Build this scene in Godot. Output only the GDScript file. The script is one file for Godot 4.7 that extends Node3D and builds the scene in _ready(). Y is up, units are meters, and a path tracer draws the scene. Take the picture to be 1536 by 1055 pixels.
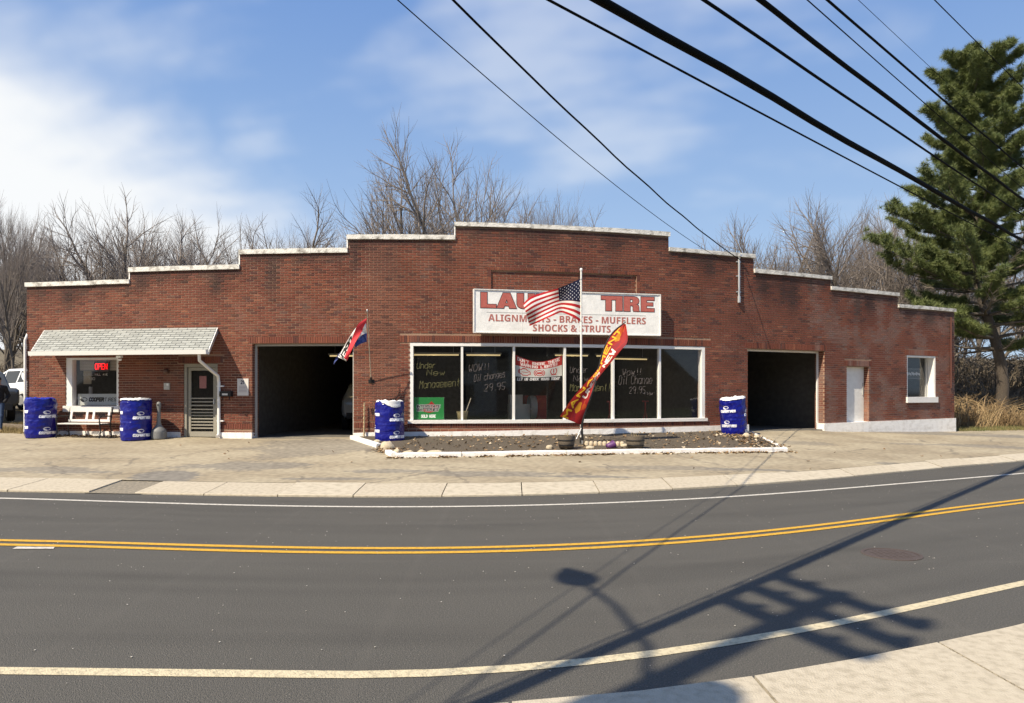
extends Node3D

const EYE := 1.8
var rng := RandomNumberGenerator.new()
var nz := FastNoiseLite.new()
var used := {}

# ------------------------------------------------------------ mesh collector
class MB:
	var v := PackedVector3Array()
	var n := PackedVector3Array()
	var c := PackedColorArray()
	var t := PackedVector2Array()
	var ix := PackedInt32Array()
	var col := Color.WHITE
	func tri_ok() -> bool:
		return ix.size() > 0
	func vert(p: Vector3, nn: Vector3, uv := Vector2.ZERO) -> int:
		v.append(p); n.append(nn); c.append(col); t.append(uv)
		return v.size() - 1
	# a bottom left, b top left, d top right, e bottom right, seen from the front
	func quad(a: Vector3, b: Vector3, d: Vector3, e: Vector3, uv := Rect2(0, 0, 1, 1)) -> void:
		var nn := (e - a).cross(b - a)
		if nn.length_squared() < 1e-14:
			nn = (d - b).cross(b - a)
		nn = nn.normalized()
		var i := vert(a, nn, Vector2(uv.position.x, uv.end.y))
		vert(b, nn, uv.position)
		vert(d, nn, Vector2(uv.end.x, uv.position.y))
		vert(e, nn, uv.end)
		ix.append_array(PackedInt32Array([i, i + 1, i + 2, i, i + 2, i + 3]))
	func tri(a: Vector3, b: Vector3, d: Vector3) -> void:
		var nn := (d - a).cross(b - a).normalized()
		var i := vert(a, nn); vert(b, nn); vert(d, nn)
		ix.append_array(PackedInt32Array([i, i + 1, i + 2]))
	func hexa(p: Array) -> void:   # p: 8 corners, 0-3 front bl tl tr br, 4-7 the same at the back
		quad(p[0], p[1], p[2], p[3])
		quad(p[7], p[6], p[5], p[4])
		quad(p[4], p[5], p[1], p[0])
		quad(p[3], p[2], p[6], p[7])
		quad(p[1], p[5], p[6], p[2])
		quad(p[4], p[0], p[3], p[7])
	func box(xf: Transform3D, s: Vector3) -> void:
		var h := s * 0.5
		hexa([xf * Vector3(-h.x, -h.y, h.z), xf * Vector3(-h.x, h.y, h.z), xf * Vector3(h.x, h.y, h.z), xf * Vector3(h.x, -h.y, h.z),
			xf * Vector3(-h.x, -h.y, -h.z), xf * Vector3(-h.x, h.y, -h.z), xf * Vector3(h.x, h.y, -h.z), xf * Vector3(h.x, -h.y, -h.z)])
	func bx(x: float, y: float, z: float, w: float, h: float, d: float) -> void:
		box(Transform3D(Basis(), Vector3(x, y, z)), Vector3(w, h, d))
	func tube(pts: Array, rad: Array, sides := 8, caps := true) -> void:
		var base := v.size()
		var m := pts.size()
		var side := Vector3.ZERO
		for i in m:
			var dirv: Vector3 = (pts[mini(i + 1, m - 1)] - pts[maxi(i - 1, 0)]).normalized()
			if side == Vector3.ZERO:
				side = dirv.cross(Vector3.UP if absf(dirv.y) < 0.9 else Vector3.RIGHT).normalized()
			else:
				side = (side - dirv * side.dot(dirv)).normalized()
			var up := dirv.cross(side)
			for k in sides:
				var a := TAU * k / sides
				var o := side * cos(a) + up * sin(a)
				vert(pts[i] + o * rad[i], o, Vector2(float(k) / sides, float(i)))
		for i in m - 1:
			for k in sides:
				var a := base + i * sides + k
				var b := base + i * sides + (k + 1) % sides
				ix.append_array(PackedInt32Array([a, b + sides, b, a, a + sides, b + sides]))
		if caps:
			for e in 2:
				var i: int = 0 if e == 0 else m - 1
				var nn: Vector3 = (pts[0] - pts[1]).normalized() if e == 0 else (pts[m - 1] - pts[m - 2]).normalized()
				var cc := vert(pts[i], nn)
				for k in sides:
					vert(v[base + i * sides + k], nn)
				for k in sides:
					ix.append_array(PackedInt32Array([cc, cc + 1 + k, cc + 1 + (k + 1) % sides] if e == 0 else [cc, cc + 1 + (k + 1) % sides, cc + 1 + k]))
	func lathe(o: Vector3, prof: Array, sides := 24, bas := Basis()) -> void:
		var base := v.size()
		var m := prof.size()
		for i in m:
			var p: Vector2 = prof[i]
			var tn: Vector2 = prof[mini(i + 1, m - 1)] - prof[maxi(i - 1, 0)]
			var nr := Vector2(tn.y, -tn.x).normalized()
			for k in sides + 1:
				var a := TAU * k / sides
				vert(o + bas * Vector3(cos(a) * p.x, p.y, sin(a) * p.x), (bas * Vector3(cos(a) * nr.x, nr.y, sin(a) * nr.x)).normalized(), Vector2(1.0 - float(k) / sides, 1.0 - float(i) / (m - 1)))
		for i in m - 1:
			for k in sides:
				var a := base + i * (sides + 1) + k
				var b := a + sides + 1
				ix.append_array(PackedInt32Array([a, a + 1, b + 1, a, b + 1, b]))
	func sheet(p: Array, nu: int, nv: int, uvs := Rect2(0, 0, 1, 1)) -> void:   # p[j * (nu+1) + i]
		var base := v.size()
		for j in nv + 1:
			for i in nu + 1:
				var du: Vector3 = p[j * (nu + 1) + mini(i + 1, nu)] - p[j * (nu + 1) + maxi(i - 1, 0)]
				var dv: Vector3 = p[mini(j + 1, nv) * (nu + 1) + i] - p[maxi(j - 1, 0) * (nu + 1) + i]
				var nn := dv.cross(du).normalized()
				vert(p[j * (nu + 1) + i], nn, uvs.position + Vector2(float(i) / nu, float(j) / nv) * uvs.size)
		for j in nv:
			for i in nu:
				var a := base + j * (nu + 1) + i
				var b := a + nu + 1
				ix.append_array(PackedInt32Array([a, a + 1, b + 1, a, b + 1, b]))
	func mesh() -> ArrayMesh:
		var m := ArrayMesh.new()
		var arr := []
		arr.resize(Mesh.ARRAY_MAX)
		arr[Mesh.ARRAY_VERTEX] = v; arr[Mesh.ARRAY_NORMAL] = n; arr[Mesh.ARRAY_COLOR] = c; arr[Mesh.ARRAY_TEX_UV] = t; arr[Mesh.ARRAY_INDEX] = ix
		m.add_surface_from_arrays(Mesh.PRIMITIVE_TRIANGLES, arr)
		return m

# ------------------------------------------------------------ scene helpers
func numbered(called: String) -> String:
	used[called] = used.get(called, 0) + 1
	return called if used[called] == 1 else "%s_%03d" % [called, used[called] - 1]
func tag(o: Node3D, label: String, category: String, group := "", kind := "") -> Node3D:
	if label: o.set_meta("label", label)
	if category: o.set_meta("category", category)
	if group: o.set_meta("group", group)
	if kind: o.set_meta("kind", kind)
	return o
func thing(called: String, label: String, category: String, at := Vector3.ZERO, turn := 0.0, group := "") -> Node3D:
	var o := Node3D.new()
	o.name = numbered(called)
	add_child(o)
	o.position = at
	o.rotation.y = turn
	tag(o, label, category, group)
	return o
func put(mb: MB, called: String, m: Material, parent: Node = null) -> MeshInstance3D:
	return putm(mb.mesh(), called, m, parent)
func putm(me: Mesh, called: String, m: Material, parent: Node = null) -> MeshInstance3D:
	var o := MeshInstance3D.new()
	o.mesh = me
	o.material_override = m
	if parent == null:
		o.name = numbered(called)
		add_child(o)
	else:
		o.name = called
		parent.add_child(o, true)
	return o
func structure(o: Node3D) -> Node3D:
	o.set_meta("kind", "structure")
	return o
func lin(r: float, g: float, b: float) -> Color:
	return Color(r, g, b).linear_to_srgb()
func mat(c: Color, rough := 0.8, metal := 0.0, spec := 0.5) -> StandardMaterial3D:
	var m := StandardMaterial3D.new()
	m.albedo_color = c.linear_to_srgb()
	m.roughness = rough
	m.metallic = metal
	m.metallic_specular = spec
	return m
func noise_tex(freq: float, lo: Color, hi: Color, mid := Color(0, 0, 0, 0), size := 512, sd := 1, octaves := 5, type := FastNoiseLite.TYPE_SIMPLEX_SMOOTH) -> NoiseTexture2D:
	var f := FastNoiseLite.new()
	f.noise_type = type
	f.frequency = freq
	f.fractal_octaves = octaves
	f.seed = sd
	var t := NoiseTexture2D.new()
	t.width = size; t.height = size
	t.seamless = true
	t.noise = f
	var g := Gradient.new()
	g.set_color(0, lo.linear_to_srgb()); g.set_color(1, hi.linear_to_srgb())
	if mid.a > 0.0:
		g.add_point(0.5, mid.linear_to_srgb())
	t.color_ramp = g
	return t
var bumps := {}
func normal_tex(freq: float, strength := 4.0, sd := 3, size := 512) -> NoiseTexture2D:
	var key := "%s %s" % [freq, size]
	if bumps.has(key): return bumps[key]
	var f := FastNoiseLite.new()
	f.frequency = freq
	f.fractal_octaves = 4
	f.seed = sd
	var t := NoiseTexture2D.new()
	t.width = size; t.height = size
	t.seamless = true
	t.noise = f
	t.as_normal_map = true
	t.bump_strength = strength
	bumps[key] = t
	return t
func noisy(lo: Color, hi: Color, freq: float, scale: float, rough := 0.85, bump := 0.0, bfreq := 0.08, mid := Color(0, 0, 0, 0), sd := 1) -> StandardMaterial3D:
	var m := StandardMaterial3D.new()
	m.albedo_texture = noise_tex(freq, lo, hi, mid, 512, sd)
	m.uv1_triplanar = true
	m.uv1_world_triplanar = true
	m.uv1_scale = Vector3.ONE * scale
	m.roughness = rough
	if bump > 0.0:
		m.normal_enabled = true
		m.normal_texture = normal_tex(bfreq, bump, sd + 5)
	return m
func vcol(m: StandardMaterial3D) -> StandardMaterial3D:
	m.vertex_color_use_as_albedo = true
	return m
func img_mat(im: Image, rough := 0.6) -> StandardMaterial3D:
	var m := StandardMaterial3D.new()
	m.albedo_texture = ImageTexture.create_from_image(im)
	m.roughness = rough
	return m

# ------------------------------------------------------------ the plan: shop front, kerbs and lines as gentle curves, D is the distance from the near pavement (-z)
var WT := []    # table of [length along the front, X, D]
func curve(k: Array, x: float, a: float, b: float, sa: float, sb: float) -> float:
	var q := clampf(x, a, b)
	var r := 0.0
	for i in range(k.size() - 1, -1, -1):
		r = r * q + k[i]
	return r + (sa * (x - a) if x < a else (sb * (x - b) if x > b else 0.0))
func d_wall(x: float) -> float: return curve([20.7625719, 0.143806206, 0.0200852809, 6.22981904e-5, -2.00689017e-5], x, -15.2, 17.4, -0.146, 0.486)
func d_kerb(x: float) -> float: return curve([12.589, 0.14901, 0.034958, 0.00046154, -9.8627e-05], x, -9.34, 11.67, -0.1, 0.53)
func d_walk(x: float) -> float: return maxf(curve([13.66, 0.12777, 0.030972, 0.00037119, -7.3534e-05], x, -10.24, 12.25, -0.1, 0.53), d_kerb(x) + 0.75)
func d_white(x: float) -> float: return curve([11.476, 0.13176, 0.036114, 0.00012786, -0.00012078], x, -8.75, 9.0, -0.12, 0.5)
func d_yellow(x: float) -> float: return curve([8.252, 0.13082, 0.049016, 0.0010259, -0.00032068], x, -6.12, 7.35, -0.1, 0.508)
func d_near(x: float) -> float: return curve([4.696, 0.19845, 0.084629, -0.0073907], x, -1.17, 4.19, -0.03, 0.518)
func d_nkerb(x: float) -> float: return d_near(x) - 0.62 - 0.06 * clampf(x, 0, 4)
func foot(x: float) -> float:    # ground level along the foot of the shop front
	var k := [[-16.0, .56], [-12.0, .54], [-7.5, .5], [-4.5, .52], [0.0, .52], [5.8, .57], [7.6, .58], [10.2, .57], [11.0, .49], [13.0, .44], [17.0, .33], [24.0, .25]]
	if x <= k[0][0]: return k[0][1]
	for i in k.size() - 1:
		if x < k[i + 1][0]:
			return lerpf(k[i][1], k[i + 1][1], (x - k[i][0]) / (k[i + 1][0] - k[i][0]))
	return k[-1][1]
func lot_y(x: float, d: float) -> float:
	var a := d_walk(x)
	var t := (d - a) / (d_wall(x) - a)
	if t > 1.0:
		var beyond := d - d_wall(x)
		return foot(x) + (smoothstep(0.5, 9.0, beyond) * 0.65 if x < -14.0 else smoothstep(3.0, 30.0, beyond) * 1.2) + 7.5 * smoothstep(22.0, 85.0, beyond)
	return lerpf(0.11, foot(x), clampf(t, 0, 1))
func make_table() -> void:
	var u := 0.0
	var x := 0.0
	var out := []
	var st := 0.02
	while x < 24.0:
		out.append([u, x, d_wall(x)])
		u += Vector2(st, d_wall(x + st) - d_wall(x)).length()
		x += st
	var back := []
	x = 0.0; u = 0.0
	while x > -22.0:
		u -= Vector2(st, d_wall(x) - d_wall(x - st)).length()
		x -= st
		back.append([u, x, d_wall(x)])
	back.reverse()
	WT = back + out
func w_at(u: float) -> Array:    # [X, D, tangent, outward normal]
	var lo := 0
	var hi := WT.size() - 2
	while lo < hi:
		var mid := (lo + hi + 1) >> 1
		if WT[mid][0] <= u: lo = mid
		else: hi = mid - 1
	var a = WT[lo]
	var b = WT[lo + 1]
	var f: float = (u - a[0]) / (b[0] - a[0])
	var tg := Vector3(b[1] - a[1], 0, -(b[2] - a[2])).normalized()
	return [lerpf(a[1], b[1], f), lerpf(a[2], b[2], f), tg, tg.cross(Vector3.UP)]
func W(u: float, y: float, d: float) -> Vector3:    # along the front, height, distance in front of it
	var w := w_at(u)
	var nn: Vector3 = w[3]
	return Vector3(w[0], y, -w[1]) + nn * d
func wbasis(u: float) -> Basis:
	var tg: Vector3 = w_at(u)[2]
	return Basis(tg, Vector3.UP, tg.cross(Vector3.UP))
func wframe(u: float, y: float, d: float) -> Transform3D:
	return Transform3D(wbasis(u), W(u, y, d))
# a bar that follows the front
func wbox(mb: MB, u0: float, u1: float, y0: float, y1: float, d0: float, d1: float, step := 0.7) -> void:
	var k := maxi(1, ceili((u1 - u0) / step))
	for i in k:
		var a := lerpf(u0, u1, float(i) / k)
		var b := lerpf(u0, u1, float(i + 1) / k)
		var p := [W(a, y0, d1), W(a, y1, d1), W(b, y1, d1), W(b, y0, d1), W(a, y0, d0), W(a, y1, d0), W(b, y1, d0), W(b, y0, d0)]
		mb.quad(p[0], p[1], p[2], p[3]); mb.quad(p[7], p[6], p[5], p[4])
		mb.quad(p[1], p[5], p[6], p[2]); mb.quad(p[4], p[0], p[3], p[7])
		if i == 0: mb.quad(p[4], p[5], p[1], p[0])
		if i == k - 1: mb.quad(p[3], p[2], p[6], p[7])
func on_lot(u: float, d: float) -> Vector3:
	var p := W(u, 0, d)
	p.y = lot_y(p.x, -p.z)
	return p
# ------------------------------------------------------------ writing: a stroke alphabet, drawn into print or laid as chalk lines
const GLYPHS := {"A": "00 26 40|12 32", "B": "00 06 36 45 44 33 03|33 42 41 30 00", "C": "45 36 16 05 01 10 30 41", "D": "00 06 26 44 42 20 00", "E": "46 06 00 40|03 33", "F": "46 06 00|03 33",
	"G": "45 36 16 05 01 10 30 41 43 23", "H": "00 06|40 46|03 43", "I": "20 26", "K": "00 06|46 03 40", "L": "06 00 40", "M": "00 06 23 46 40", "N": "00 06 40 46", "O": "10 01 05 16 36 45 41 30 10",
	"P": "00 06 36 45 44 33 03", "R": "00 06 36 45 44 33 03|23 40", "S": "45 36 16 05 04 13 33 42 41 30 10 01", "T": "06 46|26 20", "U": "06 01 10 30 41 46", "V": "06 20 46", "W": "06 10 23 30 46", "Y": "06 23 46|23 20",
	"0": "10 01 05 16 36 45 41 30 10", "1": "15 26 20", "2": "05 16 36 45 44 00 40", "3": "05 16 36 45 44 33 13|33 42 41 30 10 01", "5": "46 06 03 33 42 41 30 10 01", "7": "06 46 10", "9": "30 41 45 36 16 05 04 13 33 44",
	"!": "26 22|21 20", ".": "20 21", "-": "13 33", "'": "26 25", "+": "13 33|22 24",
	"u": "04 01 10 30 41|44 40", "n": "00 04|03 14 34 43 40", "d": "41 30 10 01 03 14 34 43|46 40", "e": "02 42 43 34 14 03 01 10 30 41", "r": "00 04|02 14 34", "w": "04 10 23 30 44", "m": "00 04|03 14 23 20|23 34 43 40",
	"a": "43 34 14 03 01 10 30 41|44 40", "g": "43 34 14 03 02 11 31 42|44 40 30 10", "t": "26 21 30|14 34", "o": "10 01 03 14 34 43 41 30 10", "i": "24 20|26 25", "l": "26 20", "c": "43 34 14 03 01 10 30 41", "h": "00 06|03 14 34 43 40", "s": "43 34 14 03 12 32 41 30 10 01", "x": "00 44|04 40"}
func strokes(text: String) -> Array:    # polylines in units of one letter height, letters 0.92 apart
	var out := []
	var x := 0.0
	for ch in text:
		if GLYPHS.has(ch):
			for line in (GLYPHS[ch] as String).split("|"):
				var pl := []
				for q in line.split(" "):
					pl.append(Vector2(x + int(q[0]) / 6.0, int(q[1]) / 6.0))
				out.append(pl)
		x += 0.92 if ch != "I" and ch != "i" and ch != "l" and ch != "." and ch != "'" and ch != "!" else 0.62
	return out
func text_len(text: String) -> float:
	var x := 0.0
	for ch in text:
		x += 0.92 if ch != "I" and ch != "i" and ch != "l" and ch != "." and ch != "'" and ch != "!" else 0.62
	return maxf(x - 0.25, 0.4)
func draw_line(im: Image, a: Vector2, b: Vector2, r: float, c: Color) -> void:
	var lo := Vector2(minf(a.x, b.x) - r, minf(a.y, b.y) - r)
	var hi := Vector2(maxf(a.x, b.x) + r, maxf(a.y, b.y) + r)
	for y in range(maxi(0, int(lo.y)), mini(im.get_height(), int(hi.y) + 2)):
		for x in range(maxi(0, int(lo.x)), mini(im.get_width(), int(hi.x) + 2)):
			var p := Vector2(x + 0.5, y + 0.5)
			var q := Geometry2D.get_closest_point_to_segment(p, a, b)
			var k := clampf(r - p.distance_to(q) + 0.5, 0, 1)
			if k > 0.0:
				im.set_pixel(x, y, im.get_pixel(x, y).lerp(c, k))
# writing that fills the given width, its first letter's foot at o, along ax, up along ay (pixels)
func draw_text(im: Image, text: String, o: Vector2, ax: Vector2, ay: Vector2, width: float, height: float, r: float, c: Color, slant := 0.0) -> void:
	var k := width / text_len(text)
	for pl in strokes(text):
		for i in pl.size() - 1:
			var a: Vector2 = pl[i]
			var b: Vector2 = pl[i + 1]
			draw_line(im, o + ax * (a.x * k + a.y * height * slant) + ay * a.y * height, o + ax * (b.x * k + b.y * height * slant) + ay * b.y * height, r, c)
func fill_poly(im: Image, poly: PackedVector2Array, c: Color) -> void:
	var lo := poly[0]
	var hi := poly[0]
	for p in poly:
		lo = lo.min(p); hi = hi.max(p)
	for y in range(maxi(0, int(lo.y)), mini(im.get_height(), int(hi.y) + 1)):
		for x in range(maxi(0, int(lo.x)), mini(im.get_width(), int(hi.x) + 1)):
			if Geometry2D.is_point_in_polygon(Vector2(x + 0.5, y + 0.5), poly):
				im.set_pixel(x, y, c)
func blank(w: int, h: int, c: Color) -> Image:
	var im := Image.create(w, h, false, Image.FORMAT_RGBA8)
	im.fill(c)
	return im

# ------------------------------------------------------------ air
func sky_image() -> Image:
	var w := 1024
	var h := 512
	var im := Image.create(w, h, false, Image.FORMAT_RGBF)
	var f := FastNoiseLite.new()
	f.frequency = 1.0; f.fractal_octaves = 5; f.seed = 11
	var g := FastNoiseLite.new()
	g.frequency = 1.0; g.fractal_octaves = 5; g.seed = 5
	for j in h:
		var el := PI / 2 - PI * (j + 0.5) / h
		for i in w:
			var az := wrapf(TAU * (i + 0.5) / w, -PI, PI)    # a panorama's edge looks along -z
			var e := maxf(el, 0.0)
			var k := pow(1.0 - minf(e / 0.7, 1.0), 1.7)
			var c := Color(0.13, 0.275, 0.64).lerp(Color(0.44, 0.66, 0.92), k)
			var dirv := Vector3(cos(e) * sin(az), sin(e), -cos(e) * cos(az))
			# high thin veil, drawn out along one direction
			var q := dirv / (dirv.y + 0.35)
			var veil := f.get_noise_2d(q.x * 0.8 + q.z * 0.35, q.z * 1.5 - q.x * 0.5)
			var fine := g.get_noise_2d(q.x * 3.2 + q.z * 1.5, q.z * 7.5 - q.x * 1.8)
			var wisp := g.get_noise_2d(q.x * 6.0 + q.z * 3.0 + 3.0, q.z * 22.0 - q.x * 4.0)
			var cov := smoothstep(-0.1, 0.6, veil + 0.2 * fine + 0.16 * wisp) * 0.4
			# the bank of white cloud over the office end
			var aa := absf(wrapf(az + 1.62, -PI, PI))
			var rim := 0.395 - 0.26 * smoothstep(0.9, 1.5, aa)
			var bank := smoothstep(0.1, -0.07, e - rim + 0.06 * veil + 0.03 * fine + 0.02 * wisp) * smoothstep(1.62, 1.34, aa + 0.04 * fine)
			bank *= 1.0 - 0.28 * smoothstep(0.1, 0.5, g.get_noise_2d(q.x * 0.9 + 7.0, q.z * 2.2))
			cov = maxf(cov, bank)
			c = c.lerp(Color(0.95, 0.97, 0.985), clampf(cov, 0, 1))
			c = c.lerp(Color(0.70, 0.83, 0.95), 0.6 * exp(-e * 5.0) * (1.0 - bank))
			c = Color(c.r * 0.705, c.g * 0.705, c.b * 0.705)
			if el < 0.0:
				c = c.lerp(Color(0.15, 0.14, 0.12), smoothstep(0.0, -0.06, el))
			im.set_pixel(i, j, c)
	return im

func wire(called: String, label: String, a: Vector3, b: Vector3, sag: float, r: float, m: Material, grp := "", twist := 0.0) -> void:
	var mb := MB.new()
	var pts := []
	var rad := []
	for i in 41:
		var t := i / 40.0
		var p := a.lerp(b, t) - Vector3.UP * sag * 4.0 * t * (1.0 - t)
		if twist > 0.0: p += Vector3(sin(t * 63.0), cos(t * 51.0), 0) * twist
		pts.append(p); rad.append(r)
	mb.tube(pts, rad, 6, false)
	tag(put(mb, called, m), label, "cable", grp)

# a strip of ground between two curves in plan
func strip(mb: MB, fa: Callable, fb: Callable, x0: float, x1: float, step: float, ya: float, yb: float) -> void:
	var k := ceili((x1 - x0) / step)
	var p := []
	for j in 2:
		for i in k + 1:
			var x := lerpf(x0, x1, float(i) / k)
			p.append(Vector3(x, yb if j == 0 else ya, -(fb.call(x) if j == 0 else fa.call(x))))
	mb.sheet(p, k, 1)

var M := {}
var building: Node3D

func _ready() -> void:
	rng.seed = 20
	nz.frequency = 1.0
	nz.fractal_octaves = 4
	nz.seed = 4
	# ---------------- camera
	var cam := Camera3D.new()
	cam.name = "camera"
	add_child(cam)
	cam.position = Vector3(0, EYE, 0)
	cam.keep_aspect = Camera3D.KEEP_HEIGHT
	cam.set_frustum(2.0 * 0.1 * 527.5 / 1080.0, Vector2(0, 0.1 * 62.5 / 1080.0), 0.1, 900.0)
	cam.current = true
	# ---------------- sky, exposure, sun
	var env := Environment.new()
	env.background_mode = Environment.BG_SKY
	var sky := Sky.new()
	var sm := PanoramaSkyMaterial.new()
	sm.panorama = ImageTexture.create_from_image(sky_image())
	sky.sky_material = sm
	env.sky = sky
	env.tonemap_mode = Environment.TONE_MAPPER_LINEAR
	env.tonemap_exposure = 1.42
	env.sdfgi_enabled = true
	env.ssao_enabled = true
	env.ssil_enabled = true
	var we := WorldEnvironment.new()
	we.name = "world_environment"
	we.environment = env
	add_child(we)
	var sun := DirectionalLight3D.new()
	sun.name = "sun"
	sun.light_energy = 1.6
	sun.light_color = Color(1.0, 0.94, 0.84)
	sun.light_angular_distance = 0.5
	sun.shadow_enabled = true
	add_child(sun)
	sun.basis = Basis.looking_at(Vector3(0.63, -1.0, -0.61).normalized(), Vector3.UP)
	# ---------------- build
	make_table()
	materials()
	ground()
	shop()
	awning_part()
	sign_board()
	showroom()
	forecourt()
	flags()
	street()
	neighbours()
	trees()
	litter()

func materials() -> void:
	M.white = noisy(Color(.74, .73, .70), Color(.82, .81, .79), 0.02, 0.6, 0.6, 1.5, 0.05)
	M.coping = noisy(Color(.16, .15, .13), Color(.82, .81, .77), 0.012, 0.55, 0.85, 3.0, 0.06, Color(.66, .65, .61), 8)
	M.plinth = noisy(Color(.60, .58, .54), Color(.88, .87, .85), 0.012, 0.5, 0.75, 3.0, 0.05, Color(.85, .84, .81), 9)
	M.trim = mat(Color(.78, .78, .76), 0.45)
	M.greytrim = mat(Color(.42, .42, .40), 0.5)
	M.mortar = vcol(noisy(Color(.7, .68, .65), Color(1, 1, 1), 0.05, 1.2, 0.95, 3.0, 0.12))
	M.brick = vcol(noisy(Color(.66, .62, .60), Color(1, 1, 1), 0.06, 1.6, 0.9, 3.0, 0.1))
	M.black = mat(Color(.012, .012, .013), 0.5)
	M.iron = mat(Color(.02, .02, .022), 0.45, 0.4)
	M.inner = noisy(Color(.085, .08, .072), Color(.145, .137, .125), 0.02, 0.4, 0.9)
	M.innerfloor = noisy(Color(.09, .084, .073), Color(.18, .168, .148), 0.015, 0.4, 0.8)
	M.glass = mat(Color(.05, .055, .055), 0.03)
	M.glass.transparency = BaseMaterial3D.TRANSPARENCY_ALPHA
	M.glass.albedo_color.a = 0.12
	M.galv = mat(Color(.55, .56, .57), 0.45, 0.6)
	M.rope = mat(Color(.42, .33, .2), 0.9)
	M.wire = mat(Color(.005, .005, .005), 0.85, 0.0, 0.2)
	M.chalk = mat(Color(.20, .195, .085), 0.9)
	M.chalkpink = mat(Color(.17, .15, .15), 0.9)
	M.red = mat(Color(.42, .035, .025), 0.5)

# ------------------------------------------------------------ ground
func lot_image() -> Image:
	var w := 1600
	var h := 680
	var im := Image.create(w, h, false, Image.FORMAT_RGB8)
	var big := FastNoiseLite.new()
	big.frequency = 0.35; big.fractal_octaves = 4; big.seed = 2
	var fine := FastNoiseLite.new()
	fine.frequency = 5.0; fine.fractal_octaves = 3; fine.seed = 3
	var cr := FastNoiseLite.new()
	cr.noise_type = FastNoiseLite.TYPE_CELLULAR
	cr.cellular_return_type = FastNoiseLite.RETURN_DISTANCE2_SUB
	cr.frequency = 0.42; cr.seed = 6; cr.fractal_type = FastNoiseLite.FRACTAL_NONE
	cr.domain_warp_enabled = true; cr.domain_warp_amplitude = 0.5; cr.domain_warp_frequency = 1.1
	var patches := [[Vector2(-6.9, 14.2), Vector2(0.55, 1.0), .6], [Vector2(-6.0, 15.6), Vector2(1.5, .55), .45], [Vector2(-4.8, 18.6), Vector2(1.9, 1.6), .35], [Vector2(-0.4, 14.6), Vector2(1.6, .3), .45],
		[Vector2(-2.6, 14.9), Vector2(1.0, .28), .45], [Vector2(9.4, 17.2), Vector2(1.1, .3), .5], [Vector2(15.0, 26.2), Vector2(4.5, .9), .5], [Vector2(13.5, 21.8), Vector2(2.0, .4), .4], [Vector2(-11, 15.4), Vector2(2.2, .3), .4], [Vector2(3.4, 15.6), Vector2(1.6, .25), .35], [Vector2(1.6, 14.35), Vector2(1.4, .16), .6], [Vector2(5.2, 15.6), Vector2(1.0, .14), .55], [Vector2(-3.6, 14.0), Vector2(1.2, .12), .5], [Vector2(-9.2, 15.0), Vector2(.9, .2), .45], [Vector2(8.2, 20.5), Vector2(.8, .5), .3]]
	for j in h:
		var d := 11.0 + 17.0 * (j + 0.5) / h
		for i in w:
			var x := -20.0 + 42.0 * (i + 0.5) / w
			var b := big.get_noise_2d(x, d * 1.5)
			var f := fine.get_noise_2d(x, d)
			var c := Color(.26, .218, .15).lerp(Color(.36, .315, .226), clampf(0.5 + b * 0.9, 0, 1))
			c = c * (1.0 + 0.28 * f)
			var dark := 0.0
			for p in patches:
				var q: Vector2 = (Vector2(x, d) - p[0]) / p[1]
				if q.length_squared() < 2.6:
					dark = maxf(dark, 1.25 * p[2] * smoothstep(1.15, 0.8, q.length() + b * 0.8 + f * 0.25))
			c = c.lerp(Color(.15, .145, .135) * (1.0 + 0.4 * f), dark)
			var crack := cr.get_noise_2d(x, d * 1.3) + 1.0
			if crack < 0.026 and big.get_noise_2d(x * 0.8 + 40.0, d) > 0.02:
				c = c.lerp(Color(.12, .105, .085), 0.55)
			im.set_pixel(i, j, c.linear_to_srgb())
	return im

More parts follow.
